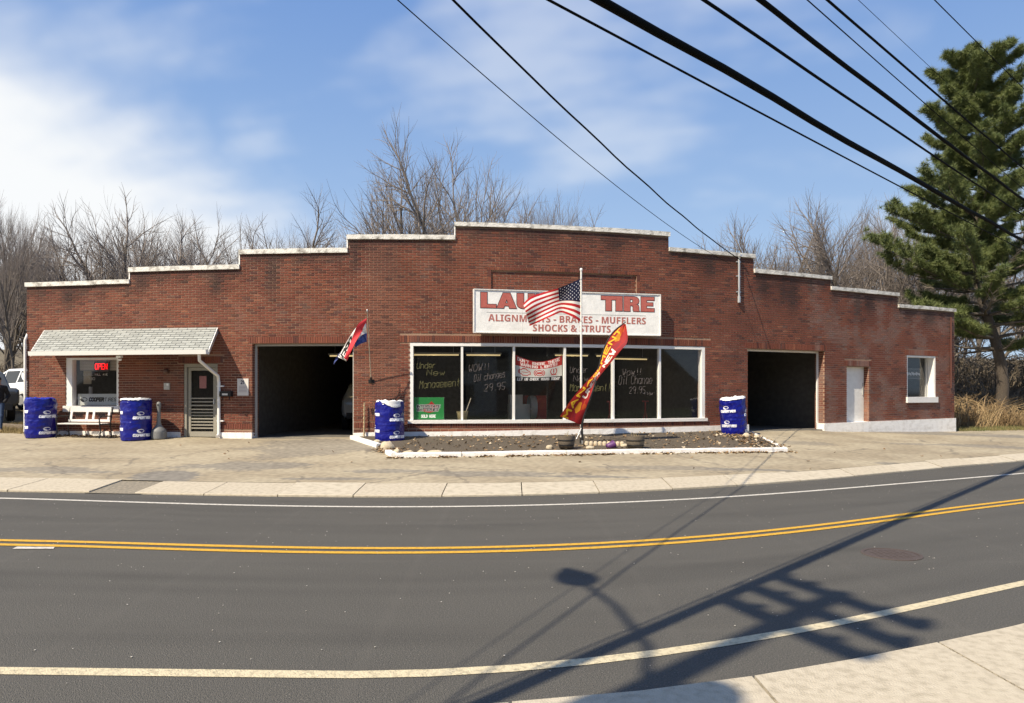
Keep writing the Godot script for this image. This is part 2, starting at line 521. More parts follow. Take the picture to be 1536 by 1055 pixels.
func ground() -> void:
	# far land
	var mb := MB.new()
	var p := []
	for j in 13:
		for i in 13:
			p.append(Vector3(-360 + 60 * i, -0.12, -420 + 60 * j))
	mb.sheet(p, 12, 12)
	var leaf := noisy(Color(.085, .065, .042), Color(.20, .155, .10), 0.03, 0.25, 0.95, 4.0, 0.1, Color(.13, .11, .07), 21)
	structure(put(mb, "ground", leaf))
	# wooded ground behind and beside the shop, rising
	mb = MB.new(); p = []
	var nx := 130
	for j in 25:
		for i in nx + 1:
			var x := lerpf(-90, 120, float(i) / nx)
			var beyond := pow(j / 24.0, 1.6) * 110.0
			var d := d_wall(x) + beyond + 0.4
			p.append(Vector3(x, lot_y(x, d) - 0.035 + 0.15 * nz.get_noise_2d(x * 0.1, d * 0.1) * minf(beyond * 0.1, 1.0), -d))
	p = flip_rows(p, nx + 1)
	mb.sheet(p, nx, 24)
	structure(put(mb, "woodland_ground", leaf))
	# the forecourt of the shop: one sheet from the pavement to the wall
	mb = MB.new(); p = []
	nx = 220
	for j in 11:
		for i in nx + 1:
			var x := lerpf(-55, 60, float(i) / nx)
			var t := 1.0 - j / 10.0
			var a := d_walk(x) - 0.05
			var d := lerpf(a, d_wall(x) + 0.5, t)
			p.append(Vector3(x, lot_y(x, minf(d, d_wall(x))) + 0.006 * nz.get_noise_2d(x * 1.5, d * 1.5), -d))
	mb.sheet(p, nx, 10)
	for i in mb.v.size():
		mb.t[i] = Vector2((mb.v[i].x + 20.0) / 42.0, (-mb.v[i].z - 11.0) / 17.0)
	var lm := img_mat(lot_image(), 0.95)
	structure(put(mb, "forecourt", lm))
	# road
	mb = MB.new()
	p = []
	nx = 260
	for j in 41:
		for i in nx + 1:
			var x := lerpf(-70, 70, float(i) / nx)
			var t := 1.0 - j / 40.0
			var d := lerpf(d_nkerb(x) - .02, d_yellow(x), t * 2.0) if t < .5 else lerpf(d_yellow(x), d_kerb(x) + .12, t * 2.0 - 1.0)
			p.append(Vector3(x, .012 * (1.0 - absf(t * 2.0 - 1.0)), -d))
	mb.sheet(p, nx, 40)
	# worn wheel tracks and rolled seams: streaks of darker binder that run with the lanes
	for j in 41:
		var t := 1.0 - j / 40.0
		for i in nx + 1:
			var x := lerpf(-70, 70, float(i) / nx)
			var v := 1.0 + .22 * nz.get_noise_2d(x * .12, t * 26.0) + .12 * nz.get_noise_2d(x * .6, t * 60.0)
			for q in [[.16, .035, .2], [.33, .04, .22], [.66, .04, .18], [.83, .035, .18], [.25, .02, .1]]:
				v -= q[2] * smoothstep(q[1] * 1.6, 0.0, absf(t - q[0] + .02 * nz.get_noise_1d(x * .2))) * (.6 + .8 * nz.get_noise_2d(x * .25, t * 9.0))
			mb.c[j * (nx + 1) + i] = Color(v, v, v)
	var am := StandardMaterial3D.new()
	am.albedo_texture = noise_tex(0.12, Color(.040, .044, .039), Color(.15, .142, .125), Color(.087, .082, .071), 1024, 31, 3)
	am.uv1_triplanar = true; am.uv1_world_triplanar = true; am.uv1_scale = Vector3.ONE * 0.45
	(am.albedo_texture as NoiseTexture2D).color_ramp.add_point(.8, Color(.11, .105, .093).linear_to_srgb())
	(am.albedo_texture as NoiseTexture2D).color_ramp.set_color(3, Color(.34, .32, .28).linear_to_srgb())
	am.roughness = 0.85
	am.normal_enabled = true
	am.normal_texture = normal_tex(0.2, 5.0, 17, 1024)
	var road := put(mb, "road", vcol(am))
	structure(road)
	# painted lines
	var yl := noisy(Color(.40, .22, .02), Color(.62, .36, .03), 0.03, 1.0, 0.7, 2.0, 0.1, Color(.60, .345, .028), 14)
	var wl := noisy(Color(.30, .29, .26), Color(.62, .60, .54), 0.03, 1.0, 0.7, 2.0, 0.1, Color(.58, .56, .50), 15)
	for o in [-0.115, 0.115]:
		mb = MB.new()
		strip(mb, func(x): return d_yellow(x) + o - 0.055, func(x): return d_yellow(x) + o + 0.055, -60, 60, 0.5, 0.018, 0.018)
		put(mb, "centre_line", yl, road)
	mb = MB.new()
	strip(mb, func(x): return d_white(x) - 0.055, func(x): return d_white(x) + 0.055, -60, 60, 0.5, 0.008, 0.008)
	put(mb, "edge_line", wl, road)
	mb = MB.new()
	strip(mb, func(x): return d_near(x) - 0.06, func(x): return d_near(x) + 0.06, -60, 60, 0.5, 0.006, 0.006)
	put(mb, "edge_line", noisy(Color(.34, .30, .2), Color(.60, .53, .36), 0.03, 1.0, 0.7, 2.0, 0.1, Color(.56, .49, .33), 15), road)
	mb = MB.new()
	mb.quad(Vector3(-5.72, .019, -8.24), Vector3(-5.75, .019, -8.36), Vector3(-5.3, .019, -8.34), Vector3(-5.25, .019, -8.24))
	put(mb, "paint_dash", wl, road)
	# pavements, slab by slab
	var conc := noisy(Color(.345, .31, .235), Color(.52, .475, .375), 0.02, 0.5, 0.92, 2.0, 0.2, Color(.48, .43, .335), 23)
	var conc2 := noisy(Color(.34, .30, .225), Color(.51, .46, .36), 0.03, 0.6, 0.92, 2.0, 0.2, Color(.455, .405, .312), 25)
	var walk := Node3D.new()
	walk.name = "pavement"
	add_child(walk)
	structure(walk)
	var x := -40.0
	while x < 45.0:
		var wd := 1.42 + rng.randf_range(-0.12, 0.2)
		if not (x + wd > -7.35 and x < -6.95) :
			slab(walk, x, x + wd - 0.018, func(q): return d_kerb(q), func(q): return d_walk(q), 0.04, 0.115, conc if rng.randf() < 0.6 else conc2)
			x += wd
		else:
			var gap := MB.new()
			strip(gap, func(q): return d_kerb(q) - .04, func(q): return d_walk(q) + .1, x - .1, -6.6, .4, .012, .10)
			put(gap, "tarmac_patch", noisy(Color(.12, .11, .09), Color(.32, .28, .21), .03, .8, .95, 3.0, .2, Color(.22, .195, .15), 27), walk)
			x = -6.72
	var nwalk := Node3D.new()
	nwalk.name = "near_pavement"
	add_child(nwalk)
	structure(nwalk)
	x = -30.0
	while x < 40.0:
		slab(nwalk, x, x + 1.48, func(q): return d_nkerb(q) - 1.6, func(q): return d_nkerb(q), 0.07, 0.05, conc2)
		x += 1.5
	mb = MB.new()
	strip(mb, func(q): return -14.0 + q * 0.0, func(q): return d_nkerb(q) - 1.4, -60, 60, 1.0, 0.05, 0.05)
	structure(put(mb, "verge", noisy(Color(.05, .07, .025), Color(.13, .13, .06), 0.05, 0.6, 0.95, 3.0, 0.1, Color(.08, .1, .04), 26)))
	# cast iron cover in the road
	var mh := thing("manhole_cover", "round rust-brown iron manhole cover set in the road", "manhole cover", Vector3(4.22, 0.008, -8.0))
	mb = MB.new()
	mb.lathe(Vector3.ZERO, [Vector2(.31, .0), Vector2(.31, .008), Vector2(.275, .008), Vector2(.275, .003)], 36)
	var rust := noisy(Color(.045, .035, .032), Color(.10, .075, .066), 0.05, 2.0, 0.8, 4.0, 0.1)
	put(mb, "rim", rust, mh)
	mb = MB.new()
	mb.lathe(Vector3.ZERO, [Vector2(.27, -.004), Vector2(.27, .003), Vector2(.0, .004)], 36)
	for k in 10:
		for q in 10:
			var pp := Vector2(-.31 + k * .069, -.31 + q * .069)
			if pp.length() < .235: mb.bx(pp.x, .005, pp.y, .04, .004, .04)
	put(mb, "lid", rust, mh)
func flip_rows(p: Array, w: int) -> Array:
	var out := []
	for j in range(p.size() / w - 1, -1, -1):
		out.append_array(p.slice(j * w, j * w + w))
	return out
func slab(parent: Node, x0: float, x1: float, fa: Callable, fb: Callable, ya: float, yb: float, m: Material) -> void:
	var mb := MB.new()
	var dy := rng.randf_range(-0.008, 0.008)
	var k := 2
	for i in k:
		var a := lerpf(x0, x1, float(i) / k)
		var b := lerpf(x0, x1, float(i + 1) / k)
		var e := 0.012
		var fr := [Vector3(a, ya + dy - .15, -fa.call(a)), Vector3(a, ya + dy - e, -fa.call(a)), Vector3(b, ya + dy - e, -fa.call(b)), Vector3(b, ya + dy - .15, -fa.call(b))]
		var tp := [Vector3(a, ya + dy, -fa.call(a) - e), Vector3(a, yb + dy, -fb.call(a)), Vector3(b, yb + dy, -fb.call(b)), Vector3(b, ya + dy, -fa.call(b) - e)]
		mb.quad(fr[0], fr[1], fr[2], fr[3])
		mb.quad(fr[1], tp[0], tp[3], fr[2])
		mb.quad(tp[0], tp[1], tp[2], tp[3])
		mb.quad(tp[2] - Vector3(0, .2, 0), tp[2], tp[1], tp[1] - Vector3(0, .2, 0))
		if i == 0: mb.quad(tp[1] - Vector3(0, .2, 0), tp[1], tp[0], fr[0])
		if i == k - 1: mb.quad(fr[3], tp[3], tp[2], tp[2] - Vector3(0, .2, 0))
	put(mb, "slab", m, parent)
# ------------------------------------------------------------ the brick shop
const STEPS := [[-14.85, -11.36, 5.16], [-11.36, -7.87, 5.51], [-7.87, -4.69, 5.93], [-4.69, -1.63, 6.31], [-1.63, 4.91, 6.69], [4.91, 8.09, 6.24], [8.09, 11.51, 5.78], [11.51, 15.07, 5.44], [15.07, 18.43, 5.04]]
const OPEN_RECTS := [[-13.53, -11.75, 1.24, 2.86], [-9.63, -8.56, 0.0, 2.66], [-7.5, -4.53, 0.0, 3.22], [-2.92, 6.21, 0.93, 3.24], [7.85, 11.22, 0.0, 3.22], [12.32, 13.48, 0.62, 2.73], [15.6, 17.3, 1.44, 3.19]]
# rows of bricks on end: u0, u1, foot, height
const SOLDIERS := [[-7.62, -4.42, 3.22, .205], [-3.22, 6.42, 3.24, .205], [7.72, 11.34, 3.22, .205], [-9.8, -8.4, 2.66, .205], [12.2, 13.62, 2.73, .205], [15.48, 17.42, 3.19, .205], [-3.0, 6.3, .80, .13], [-8.5, -7.5, .75, .17], [-4.53, -3.3, .80, .17], [-.72, 3.95, 5.33, .105]]
const RECESS := [-.6, 3.83, 4.55, 5.33]
func top_at(u: float) -> float:
	for s in STEPS:
		if u >= s[0] and u < s[1]: return s[2]
	return 0.0
func plinth_top(u: float) -> float:
	if u < -4.5: return 0.665
	if u < 7.9: return lerpf(.68, .80, (u + 4.5) / 12.4)
	return lerpf(.78, .84, (u - 11.2) / 7.2)
func hash1(a: float, b: float) -> float:
	return fposmod(sin(a * 127.1 + b * 311.7) * 43758.5453, 1.0)
# narrow black weathering runs, plus the coping's shadow painted in below it
func soot_and_shade(u: float, y: float) -> float:
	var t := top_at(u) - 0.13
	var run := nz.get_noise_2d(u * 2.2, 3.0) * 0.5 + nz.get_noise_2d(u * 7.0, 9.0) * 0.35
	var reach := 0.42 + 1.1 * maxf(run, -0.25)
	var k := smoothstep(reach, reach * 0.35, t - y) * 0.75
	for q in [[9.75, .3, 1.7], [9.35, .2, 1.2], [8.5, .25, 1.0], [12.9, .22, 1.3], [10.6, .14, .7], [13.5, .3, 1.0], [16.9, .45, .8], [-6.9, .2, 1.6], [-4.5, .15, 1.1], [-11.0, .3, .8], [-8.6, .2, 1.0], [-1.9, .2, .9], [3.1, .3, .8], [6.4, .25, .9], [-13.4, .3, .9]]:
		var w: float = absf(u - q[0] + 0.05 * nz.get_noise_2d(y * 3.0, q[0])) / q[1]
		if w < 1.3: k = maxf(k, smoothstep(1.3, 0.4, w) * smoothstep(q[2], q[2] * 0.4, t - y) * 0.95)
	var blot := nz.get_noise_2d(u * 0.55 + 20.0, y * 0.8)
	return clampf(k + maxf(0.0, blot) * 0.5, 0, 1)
func bloom(u: float, y: float) -> float:    # chalky salts on the newer end
	var k := smoothstep(0.05, 0.42, nz.get_noise_2d(u * 1.1 + 60.0, y * 0.7) + (0.2 if u > 10.5 else -0.12) + 0.2 * nz.get_noise_2d(u * 6.0, y * 6.0))
	return k * (0.8 if u > 10.5 else 0.3)
func brick_colour(u: float, y: float) -> Color:
	var r := hash1(roundf(u * 50.0), roundf(y * 100.0))
	var r2 := hash1(roundf(y * 77.0), roundf(u * 31.0))
	var c := Color(.165, .049, .030).lerp(Color(.205, .062, .038), r)
	if r2 > 0.9: c = Color(.105, .036, .028)
	elif r2 < 0.04: c = Color(.25, .092, .055)
	var warm := clampf(0.55 + nz.get_noise_2d(u * 0.35 - 9.0, y * 0.5 + 4.0) * 1.6 - maxf(0.0, y - 3.6) * 0.0, 0, 1)
	c = c.lerp(Color(c.r * 1.4, c.g * 1.5, c.b * 1.4), warm * 0.7)
	c = c.lerp(Color(.27, .18, .155), bloom(u, y) * (0.35 + 0.65 * r2))
	return c.lerp(Color(.048, .028, .026), soot_and_shade(u, y) * (0.65 + 0.25 * r))

var brick_mb: MB
var brick_list := []
func add_brick(u: float, y: float, len: float, h: float, d: float, keep := false) -> void:
	if keep:
		brick_list.append([u, y, len, h, d])
		return
	var xf := wframe(u, y, d + rng.randf_range(-.003, .002))
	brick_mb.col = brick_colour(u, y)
	var a := len * 0.5 - rng.randf() * .002
	var b := h * 0.5 - rng.randf() * .002
	var z := -.06
	var tl := rng.randf_range(-.002, .002)
	var p := [xf * Vector3(-a, -b + tl, 0), xf * Vector3(-a, b + tl, 0), xf * Vector3(a, b - tl, 0), xf * Vector3(a, -b - tl, 0), xf * Vector3(-a, -b, z), xf * Vector3(-a, b, z), xf * Vector3(a, b, z), xf * Vector3(a, -b, z)]
	brick_mb.quad(p[0], p[1], p[2], p[3]); brick_mb.quad(p[4], p[5], p[1], p[0]); brick_mb.quad(p[3], p[2], p[6], p[7])
	brick_mb.quad(p[1], p[5], p[6], p[2]); brick_mb.quad(p[4], p[0], p[3], p[7])
func fill_row(u0: float, u1: float, y: float, h: float, d: float, odd: bool, keep: bool) -> void:
	var L := 0.206
	var J := 0.019
	var u := -16.0 + (0.5 * (L + J) if odd else 0.0)
	u += floorf((u0 - u) / (L + J)) * (L + J)
	while u < u1:
		var a := maxf(u, u0)
		var b := minf(u + L, u1)
		if b - a > 0.035:
			add_brick((a + b) * 0.5, y, b - a, h, d, keep and b - a > L - 0.001)
		u += L + J
func stand_row(u0: float, u1: float, y0: float, h: float, d: float) -> void:
	var k := roundi((u1 - u0) / 0.0715)
	for i in k:
		add_brick(lerpf(u0, u1, (i + 0.5) / k), y0 + h * 0.5, (u1 - u0) / k - 0.011, h - 0.012, d)

func shop() -> void:
	building = thing("brick_garage", "long single-storey red brick garage with white-capped stepped parapet", "building")
	var wall := Node3D.new()
	wall.name = "front_wall"
	building.add_child(wall)
	# mortar body, cell by cell round the openings
	var us := []
	var ys := [0.1]
	for s in STEPS:
		us.append(s[0]); ys.append(s[2] - 0.06)
	us.append(18.43)
	for r in OPEN_RECTS + [RECESS]:
		us.append(r[0] - .004); us.append(r[1] + .004); ys.append(r[2]); ys.append(r[3] + .004)
	us.sort(); ys.sort()
	var uu := [us[0]]
	for i in range(1, us.size()):
		var k := maxi(1, ceili((us[i] - us[i - 1]) / 0.45))
		for q in k: uu.append(lerpf(us[i - 1], us[i], float(q + 1) / k))
	var yy := [ys[0]]
	for i in range(1, ys.size()):
		var k := maxi(1, ceili((ys[i] - ys[i - 1]) / 0.4))
		for q in k: yy.append(lerpf(ys[i - 1], ys[i], float(q + 1) / k))
	var mb := MB.new()
	for i in uu.size() - 1:
		if uu[i + 1] - uu[i] < 0.002: continue
		var um: float = (uu[i] + uu[i + 1]) * 0.5
		for j in yy.size() - 1:
			if yy[j + 1] - yy[j] < 0.002: continue
			var ym: float = (yy[j] + yy[j + 1]) * 0.5
			if ym > top_at(um) - .05: continue
			var hole := false
			for r in OPEN_RECTS:
				if um > r[0] - .004 and um < r[1] + .004 and ym > r[2] and ym < r[3] + .004: hole = true
			if hole: continue
			var inrec: bool = um > RECESS[0] - .004 and um < RECESS[1] + .004 and ym > RECESS[2] and ym < RECESS[3] + .004
			var fd := -.062 if inrec else -.011
			var i0 := mb.v.size()
			var a: float = uu[i]
			var b: float = uu[i + 1]
			var p := [W(a, yy[j], fd), W(a, yy[j + 1], fd), W(b, yy[j + 1], fd), W(b, yy[j], fd), W(a, yy[j], -.4), W(a, yy[j + 1], -.4), W(b, yy[j + 1], -.4), W(b, yy[j], -.4)]
			mb.hexa(p)
			for q in range(i0, mb.v.size()):
				var k4: int = q - i0
				var su: float = a if k4 < 4 and (k4 == 0 or k4 == 1) else b
				var sy: float = yy[j] if k4 % 4 == 0 or k4 % 4 == 3 else yy[j + 1]
				var c := Color(.48, .325, .235).lerp(Color(.32, .195, .135), clampf(0.5 + nz.get_noise_2d(su * 0.5 + 3.0, sy * 0.7), 0, 1))
				mb.c[q] = c.lerp(Color(.07, .052, .045), soot_and_shade(minf(su, 18.42), sy - 0.02) * 0.75)
	put(mb, "mortar", M.mortar, wall)
	# bricks
	brick_mb = MB.new()
	var C := 0.0718
	var row := 0
	var y := 0.56
	while y < 6.6:
		var h := C - 0.0195
		var ym := y + C * 0.5
		var cuts := []
		for r in OPEN_RECTS:
			if ym > r[2] and ym < r[3]: cuts.append([r[0], r[1]])
		for s in SOLDIERS:
			if ym + C * 0.45 > s[2] and ym - C * 0.45 < s[2] + s[3]: cuts.append([s[0], s[1]])
		if ym > RECESS[2] and ym < RECESS[3]: cuts.append([RECESS[0] - .115, RECESS[1] + .115])
		cuts.sort_custom(func(p, q): return p[0] < q[0])
		var u0 := 99.0
		var u1 := -99.0
		for s in STEPS:
			if s[2] - 0.13 > ym + C * 0.3:
				u0 = minf(u0, s[0]); u1 = maxf(u1, s[1])
		var at := u0
		for k in cuts:
			if k[0] - at > 0.03: fill_row(at, minf(k[0], u1), ym, h, 0.0, row % 2 == 1, true)
			at = maxf(at, k[1])
		if u1 - at > 0.03: fill_row(at, u1, ym, h, 0.0, row % 2 == 1, true)
		if ym > RECESS[2] and ym < RECESS[3]: fill_row(RECESS[0], RECESS[1], ym, h, -.05, row % 2 == 1, false)
		# reveals of the two bay openings and of the side door: short returns of brick
		if ym < 3.2:
			for e in [[-7.5, -1.0], [-4.53, 1.0], [7.85, -1.0], [11.22, 1.0]]: reveal(e[0], e[1], ym, h, row % 2 == 1)
		if ym > .62 and ym < 2.72: reveal(13.48, 1.0, ym, h, row % 2 == 0)
		row += 1
		y += C
	for s in SOLDIERS: stand_row(s[0], s[1], s[2] + .006, s[3], 0.003)
	for e in [RECESS[0] - .058, RECESS[1] + .058]:
		for k in 4: add_brick(e, 4.62 + k * .215, .1, .2, 0.0)
	# the bricks that show largest are parts of their own
	brick_list.sort_custom(func(p, q): return absf(p[0] + 3.72) < absf(q[0] + 3.72))
	var tones := []
	for k in 14:
		var one := MB.new()
		var f := k / 13.0
		one.col = Color(.10, .042, .034).lerp(Color(.37, .145, .085), f)
		one.box(Transform3D(Basis(), Vector3(0, 0, -.03)), Vector3(.204, .0515, .06))
		tones.append([one.col.r, one.mesh()])
	for i in brick_list.size():
		var q: Array = brick_list[i]
		if i < 300:
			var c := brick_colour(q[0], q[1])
			var best: Array = tones[0]
			for t in tones:
				if absf(t[0] - c.r) < absf(best[0] - c.r): best = t
			var o := putm(best[1], "brick", M.brick, wall)
			o.transform = wframe(q[0], q[1], rng.randf_range(-.002, .003))
		else:
			add_brick(q[0], q[1], q[2], q[3], q[4])
	put(brick_mb, "brickwork", M.brick, wall).set_meta("kind", "stuff")
	# copings, one per step, and the painted risers
	for i in STEPS.size():
		var s: Array = STEPS[i]
		mb = MB.new()
		var n := 3
		for k in n:
			var a := lerpf(s[0], s[1], float(k) / n)
			var b := lerpf(s[0], s[1], float(k + 1) / n)
			if k == 0 and (i == 0 or STEPS[i - 1][2] < s[2]): a -= .03
			if k == n - 1 and (i == STEPS.size() - 1 or STEPS[i + 1][2] < s[2]): b += .03
			wbox(mb, a + .003, b - .003, s[2] - .125 + rng.randf_range(-.008, .008), s[2] + rng.randf_range(-.008, .008), -.46, .055, 0.5)
		put(mb, "coping", M.coping, building)
		if i > 0 and STEPS[i - 1][2] < s[2] and i < 5:
			mb = MB.new()
			wbox(mb, s[0] - .035, s[0] - .001, STEPS[i - 1][2] + .001, s[2] - .127, -.42, .012)
			put(mb, "step_riser", M.plinth, building)
	# white foundation band
	for r in [[-14.87, -9.72], [-8.5, -7.5], [-4.53, 7.86], [11.16, 18.46]]:
		mb = MB.new()
		var k := ceili((r[1] - r[0]) / 0.5)
		for i in k:
			var a := lerpf(r[0], r[1], float(i) / k)
			var b := lerpf(r[0], r[1], float(i + 1) / k)
			var ta := plinth_top(a) + 0.008 * nz.get_noise_1d(a * 3.0)
			var tb := plinth_top(b) + 0.008 * nz.get_noise_1d(b * 3.0)
			mb.hexa([W(a, .1, .045), W(a, ta, .04), W(b, tb, .04), W(b, .1, .045), W(a, .1, -.3), W(a, ta, -.3), W(b, tb, -.3), W(b, .1, -.3)])
		put(mb, "foundation", M.plinth, building)
	# shell of the building
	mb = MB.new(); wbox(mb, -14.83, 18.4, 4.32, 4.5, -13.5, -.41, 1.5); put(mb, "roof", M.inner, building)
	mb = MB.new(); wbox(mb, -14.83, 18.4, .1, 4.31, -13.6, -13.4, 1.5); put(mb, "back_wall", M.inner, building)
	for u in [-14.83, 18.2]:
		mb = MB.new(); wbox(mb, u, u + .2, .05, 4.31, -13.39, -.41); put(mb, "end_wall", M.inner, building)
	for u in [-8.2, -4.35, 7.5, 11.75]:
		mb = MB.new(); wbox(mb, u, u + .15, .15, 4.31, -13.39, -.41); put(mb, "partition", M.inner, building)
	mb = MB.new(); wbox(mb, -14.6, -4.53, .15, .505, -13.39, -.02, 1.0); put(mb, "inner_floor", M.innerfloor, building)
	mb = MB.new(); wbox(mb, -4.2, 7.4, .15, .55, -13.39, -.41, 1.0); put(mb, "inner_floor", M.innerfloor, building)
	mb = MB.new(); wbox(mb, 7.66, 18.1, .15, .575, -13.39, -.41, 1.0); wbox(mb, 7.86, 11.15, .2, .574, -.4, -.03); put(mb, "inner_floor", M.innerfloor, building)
	bay_frame(-7.5, -4.53, .5, 3.22, -.16)
	bay_frame(7.85, 11.22, .57, 3.22, -.25)
	# display window: six panes
	var win := part("display_window")
	mb = MB.new()
	wbox(mb, -2.92, 6.21, 3.15, 3.236, -.2, -.012, .7); wbox(mb, -2.92, -2.83, 1.03, 3.15, -.2, -.012); wbox(mb, 6.1, 6.21, 1.03, 3.15, -.2, -.012)
	put(mb, "frame", M.trim, win)
	mb = MB.new(); wbox(mb, -2.98, 6.27, .935, 1.03, -.2, .05, .7); put(mb, "sill", M.white, win)
	var bars := [-2.86, -1.44, .06, 1.58, 3.09, 4.63, 6.13]
	for i in 6:
		if i > 0:
			mb = MB.new(); wbox(mb, bars[i] - .032, bars[i] + .032, 1.031, 3.149, -.16, -.03); put(mb, "mullion", M.trim, win)
		mb = MB.new()
		var a: float = bars[i] + .02
		var b: float = bars[i + 1] - .02
		mb.quad(W(a, 1.0, -.1), W(a, 3.16, -.1), W(b, 3.16, -.1), W(b, 1.0, -.1))
		put(mb, "pane", M.glass, win)
	# office window
	win = part("office_window")
	mb = MB.new()
	wbox(mb, -13.53, -13.33, 1.42, 2.86, -.2, -.03); wbox(mb, -11.83, -11.75, 1.42, 2.86, -.2, -.03); wbox(mb, -13.33, -11.83, 2.8, 2.86, -.2, -.03)
	put(mb, "frame", M.trim, win)
	mb = MB.new(); wbox(mb, -13.58, -11.7, 1.24, 1.42, -.2, .05); put(mb, "sill", M.white, win)
	mb = MB.new(); mb.quad(W(-13.33, 1.42, -.12), W(-13.33, 2.8, -.12), W(-11.83, 2.8, -.12), W(-11.83, 1.42, -.12)); put(mb, "pane", M.glass, win)
	mb = MB.new()
	for k in 7: wbox(mb, -13.3, -11.86, 2.49 + k * .045, 2.527 + k * .045, -.32, -.30)
	put(mb, "blind", mat(Color(.42, .41, .36), .8), win)
	# office door
	var dr := part("office_door")
	var dm := noisy(Color(.26, .25, .21), Color(.34, .32, .27), .03, 1.0, .45)
	mb = MB.new()
	wbox(mb, -9.63, -9.55, .51, 2.655, -.2, -.03); wbox(mb, -8.64, -8.56, .51, 2.655, -.2, -.03); wbox(mb, -9.55, -8.64, 2.56, 2.655, -.2, -.03)
	put(mb, "frame", dm, dr)
	mb = MB.new()
	wbox(mb, -9.53, -9.45, .53, 2.55, -.13, -.08); wbox(mb, -8.74, -8.66, .53, 2.55, -.13, -.08); wbox(mb, -9.45, -8.74, 2.46, 2.55, -.13, -.08); wbox(mb, -9.45, -8.74, .53, .68, -.13, -.08); wbox(mb, -9.45, -8.74, 1.42, 1.46, -.13, -.08)
	put(mb, "stile", dm, dr)
	for k in 10:
		var yb: float = .76 + k * .0915 if k < 7 else 1.53 + (k - 7) * .1
		if k == 9: break
		mb = MB.new(); wbox(mb, -9.44, -8.75, yb, yb + .035, -.125, -.09); put(mb, "slat", dm, dr)
	mb = MB.new(); mb.quad(W(-9.45, .68, -.14), W(-9.45, 2.46, -.14), W(-8.74, 2.46, -.14), W(-8.74, .68, -.14)); put(mb, "pane", M.glass, dr)
	mb = MB.new(); mb.box(wframe(-9.11, 2.12, -.155), Vector3(.22, .36, .004)); put(mb, "notice", mat(Color(.40, .17, .17), .8), dr)
	mb = MB.new(); mb.box(wframe(-8.7, 1.55, -.06), Vector3(.03, .14, .05)); put(mb, "handle", M.galv, dr)
	# flush white side door
	var wd := part("side_door")
	mb = MB.new(); wbox(mb, 12.335, 13.465, .66, 2.725, -.26, -.2); put(mb, "leaf", noisy(Color(.66, .66, .63), Color(.78, .78, .75), .012, .8, .55, 1.0, .02), wd)
	mb = MB.new(); wbox(mb, 12.3, 13.5, .2, .66, -.4, .03); put(mb, "step", M.plinth, wd)
	mb = MB.new(); mb.box(wframe(13.4, 1.95, -.19), Vector3(.035, .42, .03)); put(mb, "hinge", M.greytrim, wd)
	# window at the far end
	win = part("side_window")
	mb = MB.new()
	wbox(mb, 15.6, 15.66, 1.66, 3.13, -.34, -.02); wbox(mb, 17.23, 17.3, 1.66, 3.13, -.34, -.012); wbox(mb, 15.6, 17.3, 3.13, 3.188, -.34, -.02)
	put(mb, "frame", M.white, win)
	mb = MB.new(); wbox(mb, 15.54, 17.34, 1.45, 1.66, -.34, .07); put(mb, "sill", M.white, win)
	mb = MB.new(); wbox(mb, 17.12, 17.18, 1.66, 3.13, -.33, -.27); wbox(mb, 15.66, 15.72, 1.66, 3.13, -.33, -.27); put(mb, "sash", M.greytrim, win)
	mb = MB.new(); mb.quad(W(15.66, 1.66, -.3), W(15.66, 3.13, -.3), W(17.2, 3.13, -.3), W(17.2, 1.66, -.3)); put(mb, "pane", M.glass, win)
	var im := blank(192, 64, Color(.05, .05, .055))
	draw_line(im, Vector2(14, 32), Vector2(34, 32), 11, Color(.75, .25, .12))
	for k in 9: draw_line(im, Vector2(56 + k * 14, 26 + (k % 3) * 3), Vector2(60 + k * 14, 38 - (k % 2) * 4), 5, Color(.72, .73, .74))
	for e in [[0, 3, 192, 3], [0, 61, 192, 61]]: draw_line(im, Vector2(e[0], e[1]), Vector2(e[2], e[3]), 1.5, Color(.4, .41, .41))
	mb = MB.new(); mb.quad(W(15.78, 2.33, -.33), W(15.78, 2.73, -.33), W(16.95, 2.73, -.33), W(16.95, 2.33, -.33)); put(mb, "window_poster", img_mat(im), win)
	# service mast, wall pipe, corner pipe, door bell, keypad, letter box, notice
	mb = MB.new()
	mb.tube([W(7.45, 4.7, .06), W(7.45, 6.05, .06), W(7.45, 6.12, .1), W(7.45, 6.13, .17)], [.035, .035, .035, .035], 10)
	mb.tube([W(7.45, 4.66, .06), W(7.45, 4.86, .06)], [.05, .05], 10)
	for yb in [5.0, 5.5, 5.95]: mb.box(wframe(7.45, yb, .03), Vector3(.16, .03, .05))
	put(mb, "service_mast", M.galv, building)
	mb = MB.new(); mb.tube([W(18.15, 2.0, .05), W(18.15, 4.7, .05)], [.03, .03], 8); put(mb, "rust_pipe", mat(Color(.10, .035, .025), .8), building)
	mb = MB.new(); mb.tube([W(-14.86, .62, .05), W(-14.86, 3.4, .05), W(-14.86, 3.6, -.05)], [.04, .04, .04], 8); put(mb, "corner_pipe", M.trim, building)
	mb = MB.new(); mb.lathe(W(-10.14, 2.44, .07), [Vector2(.0, -.07), Vector2(.06, -.05), Vector2(.07, 0), Vector2(.05, .06), Vector2(0, .07)], 14)
	put(mb, "door_lamp", mat(Color(.10, .05, .035), .5), building)
	var kp := part("keypad")
	mb = MB.new(); mb.box(wframe(-10.14, 2.0, .025), Vector3(.17, .2, .05)); put(mb, "box", mat(Color(.45, .44, .40), .6), kp)
	mb = MB.new(); mb.box(wframe(-10.1, 2.05, .054), Vector3(.07, .06, .01)); put(mb, "screen", mat(Color(.7, .7, .66), .5), kp)
	var lb := part("letter_box")
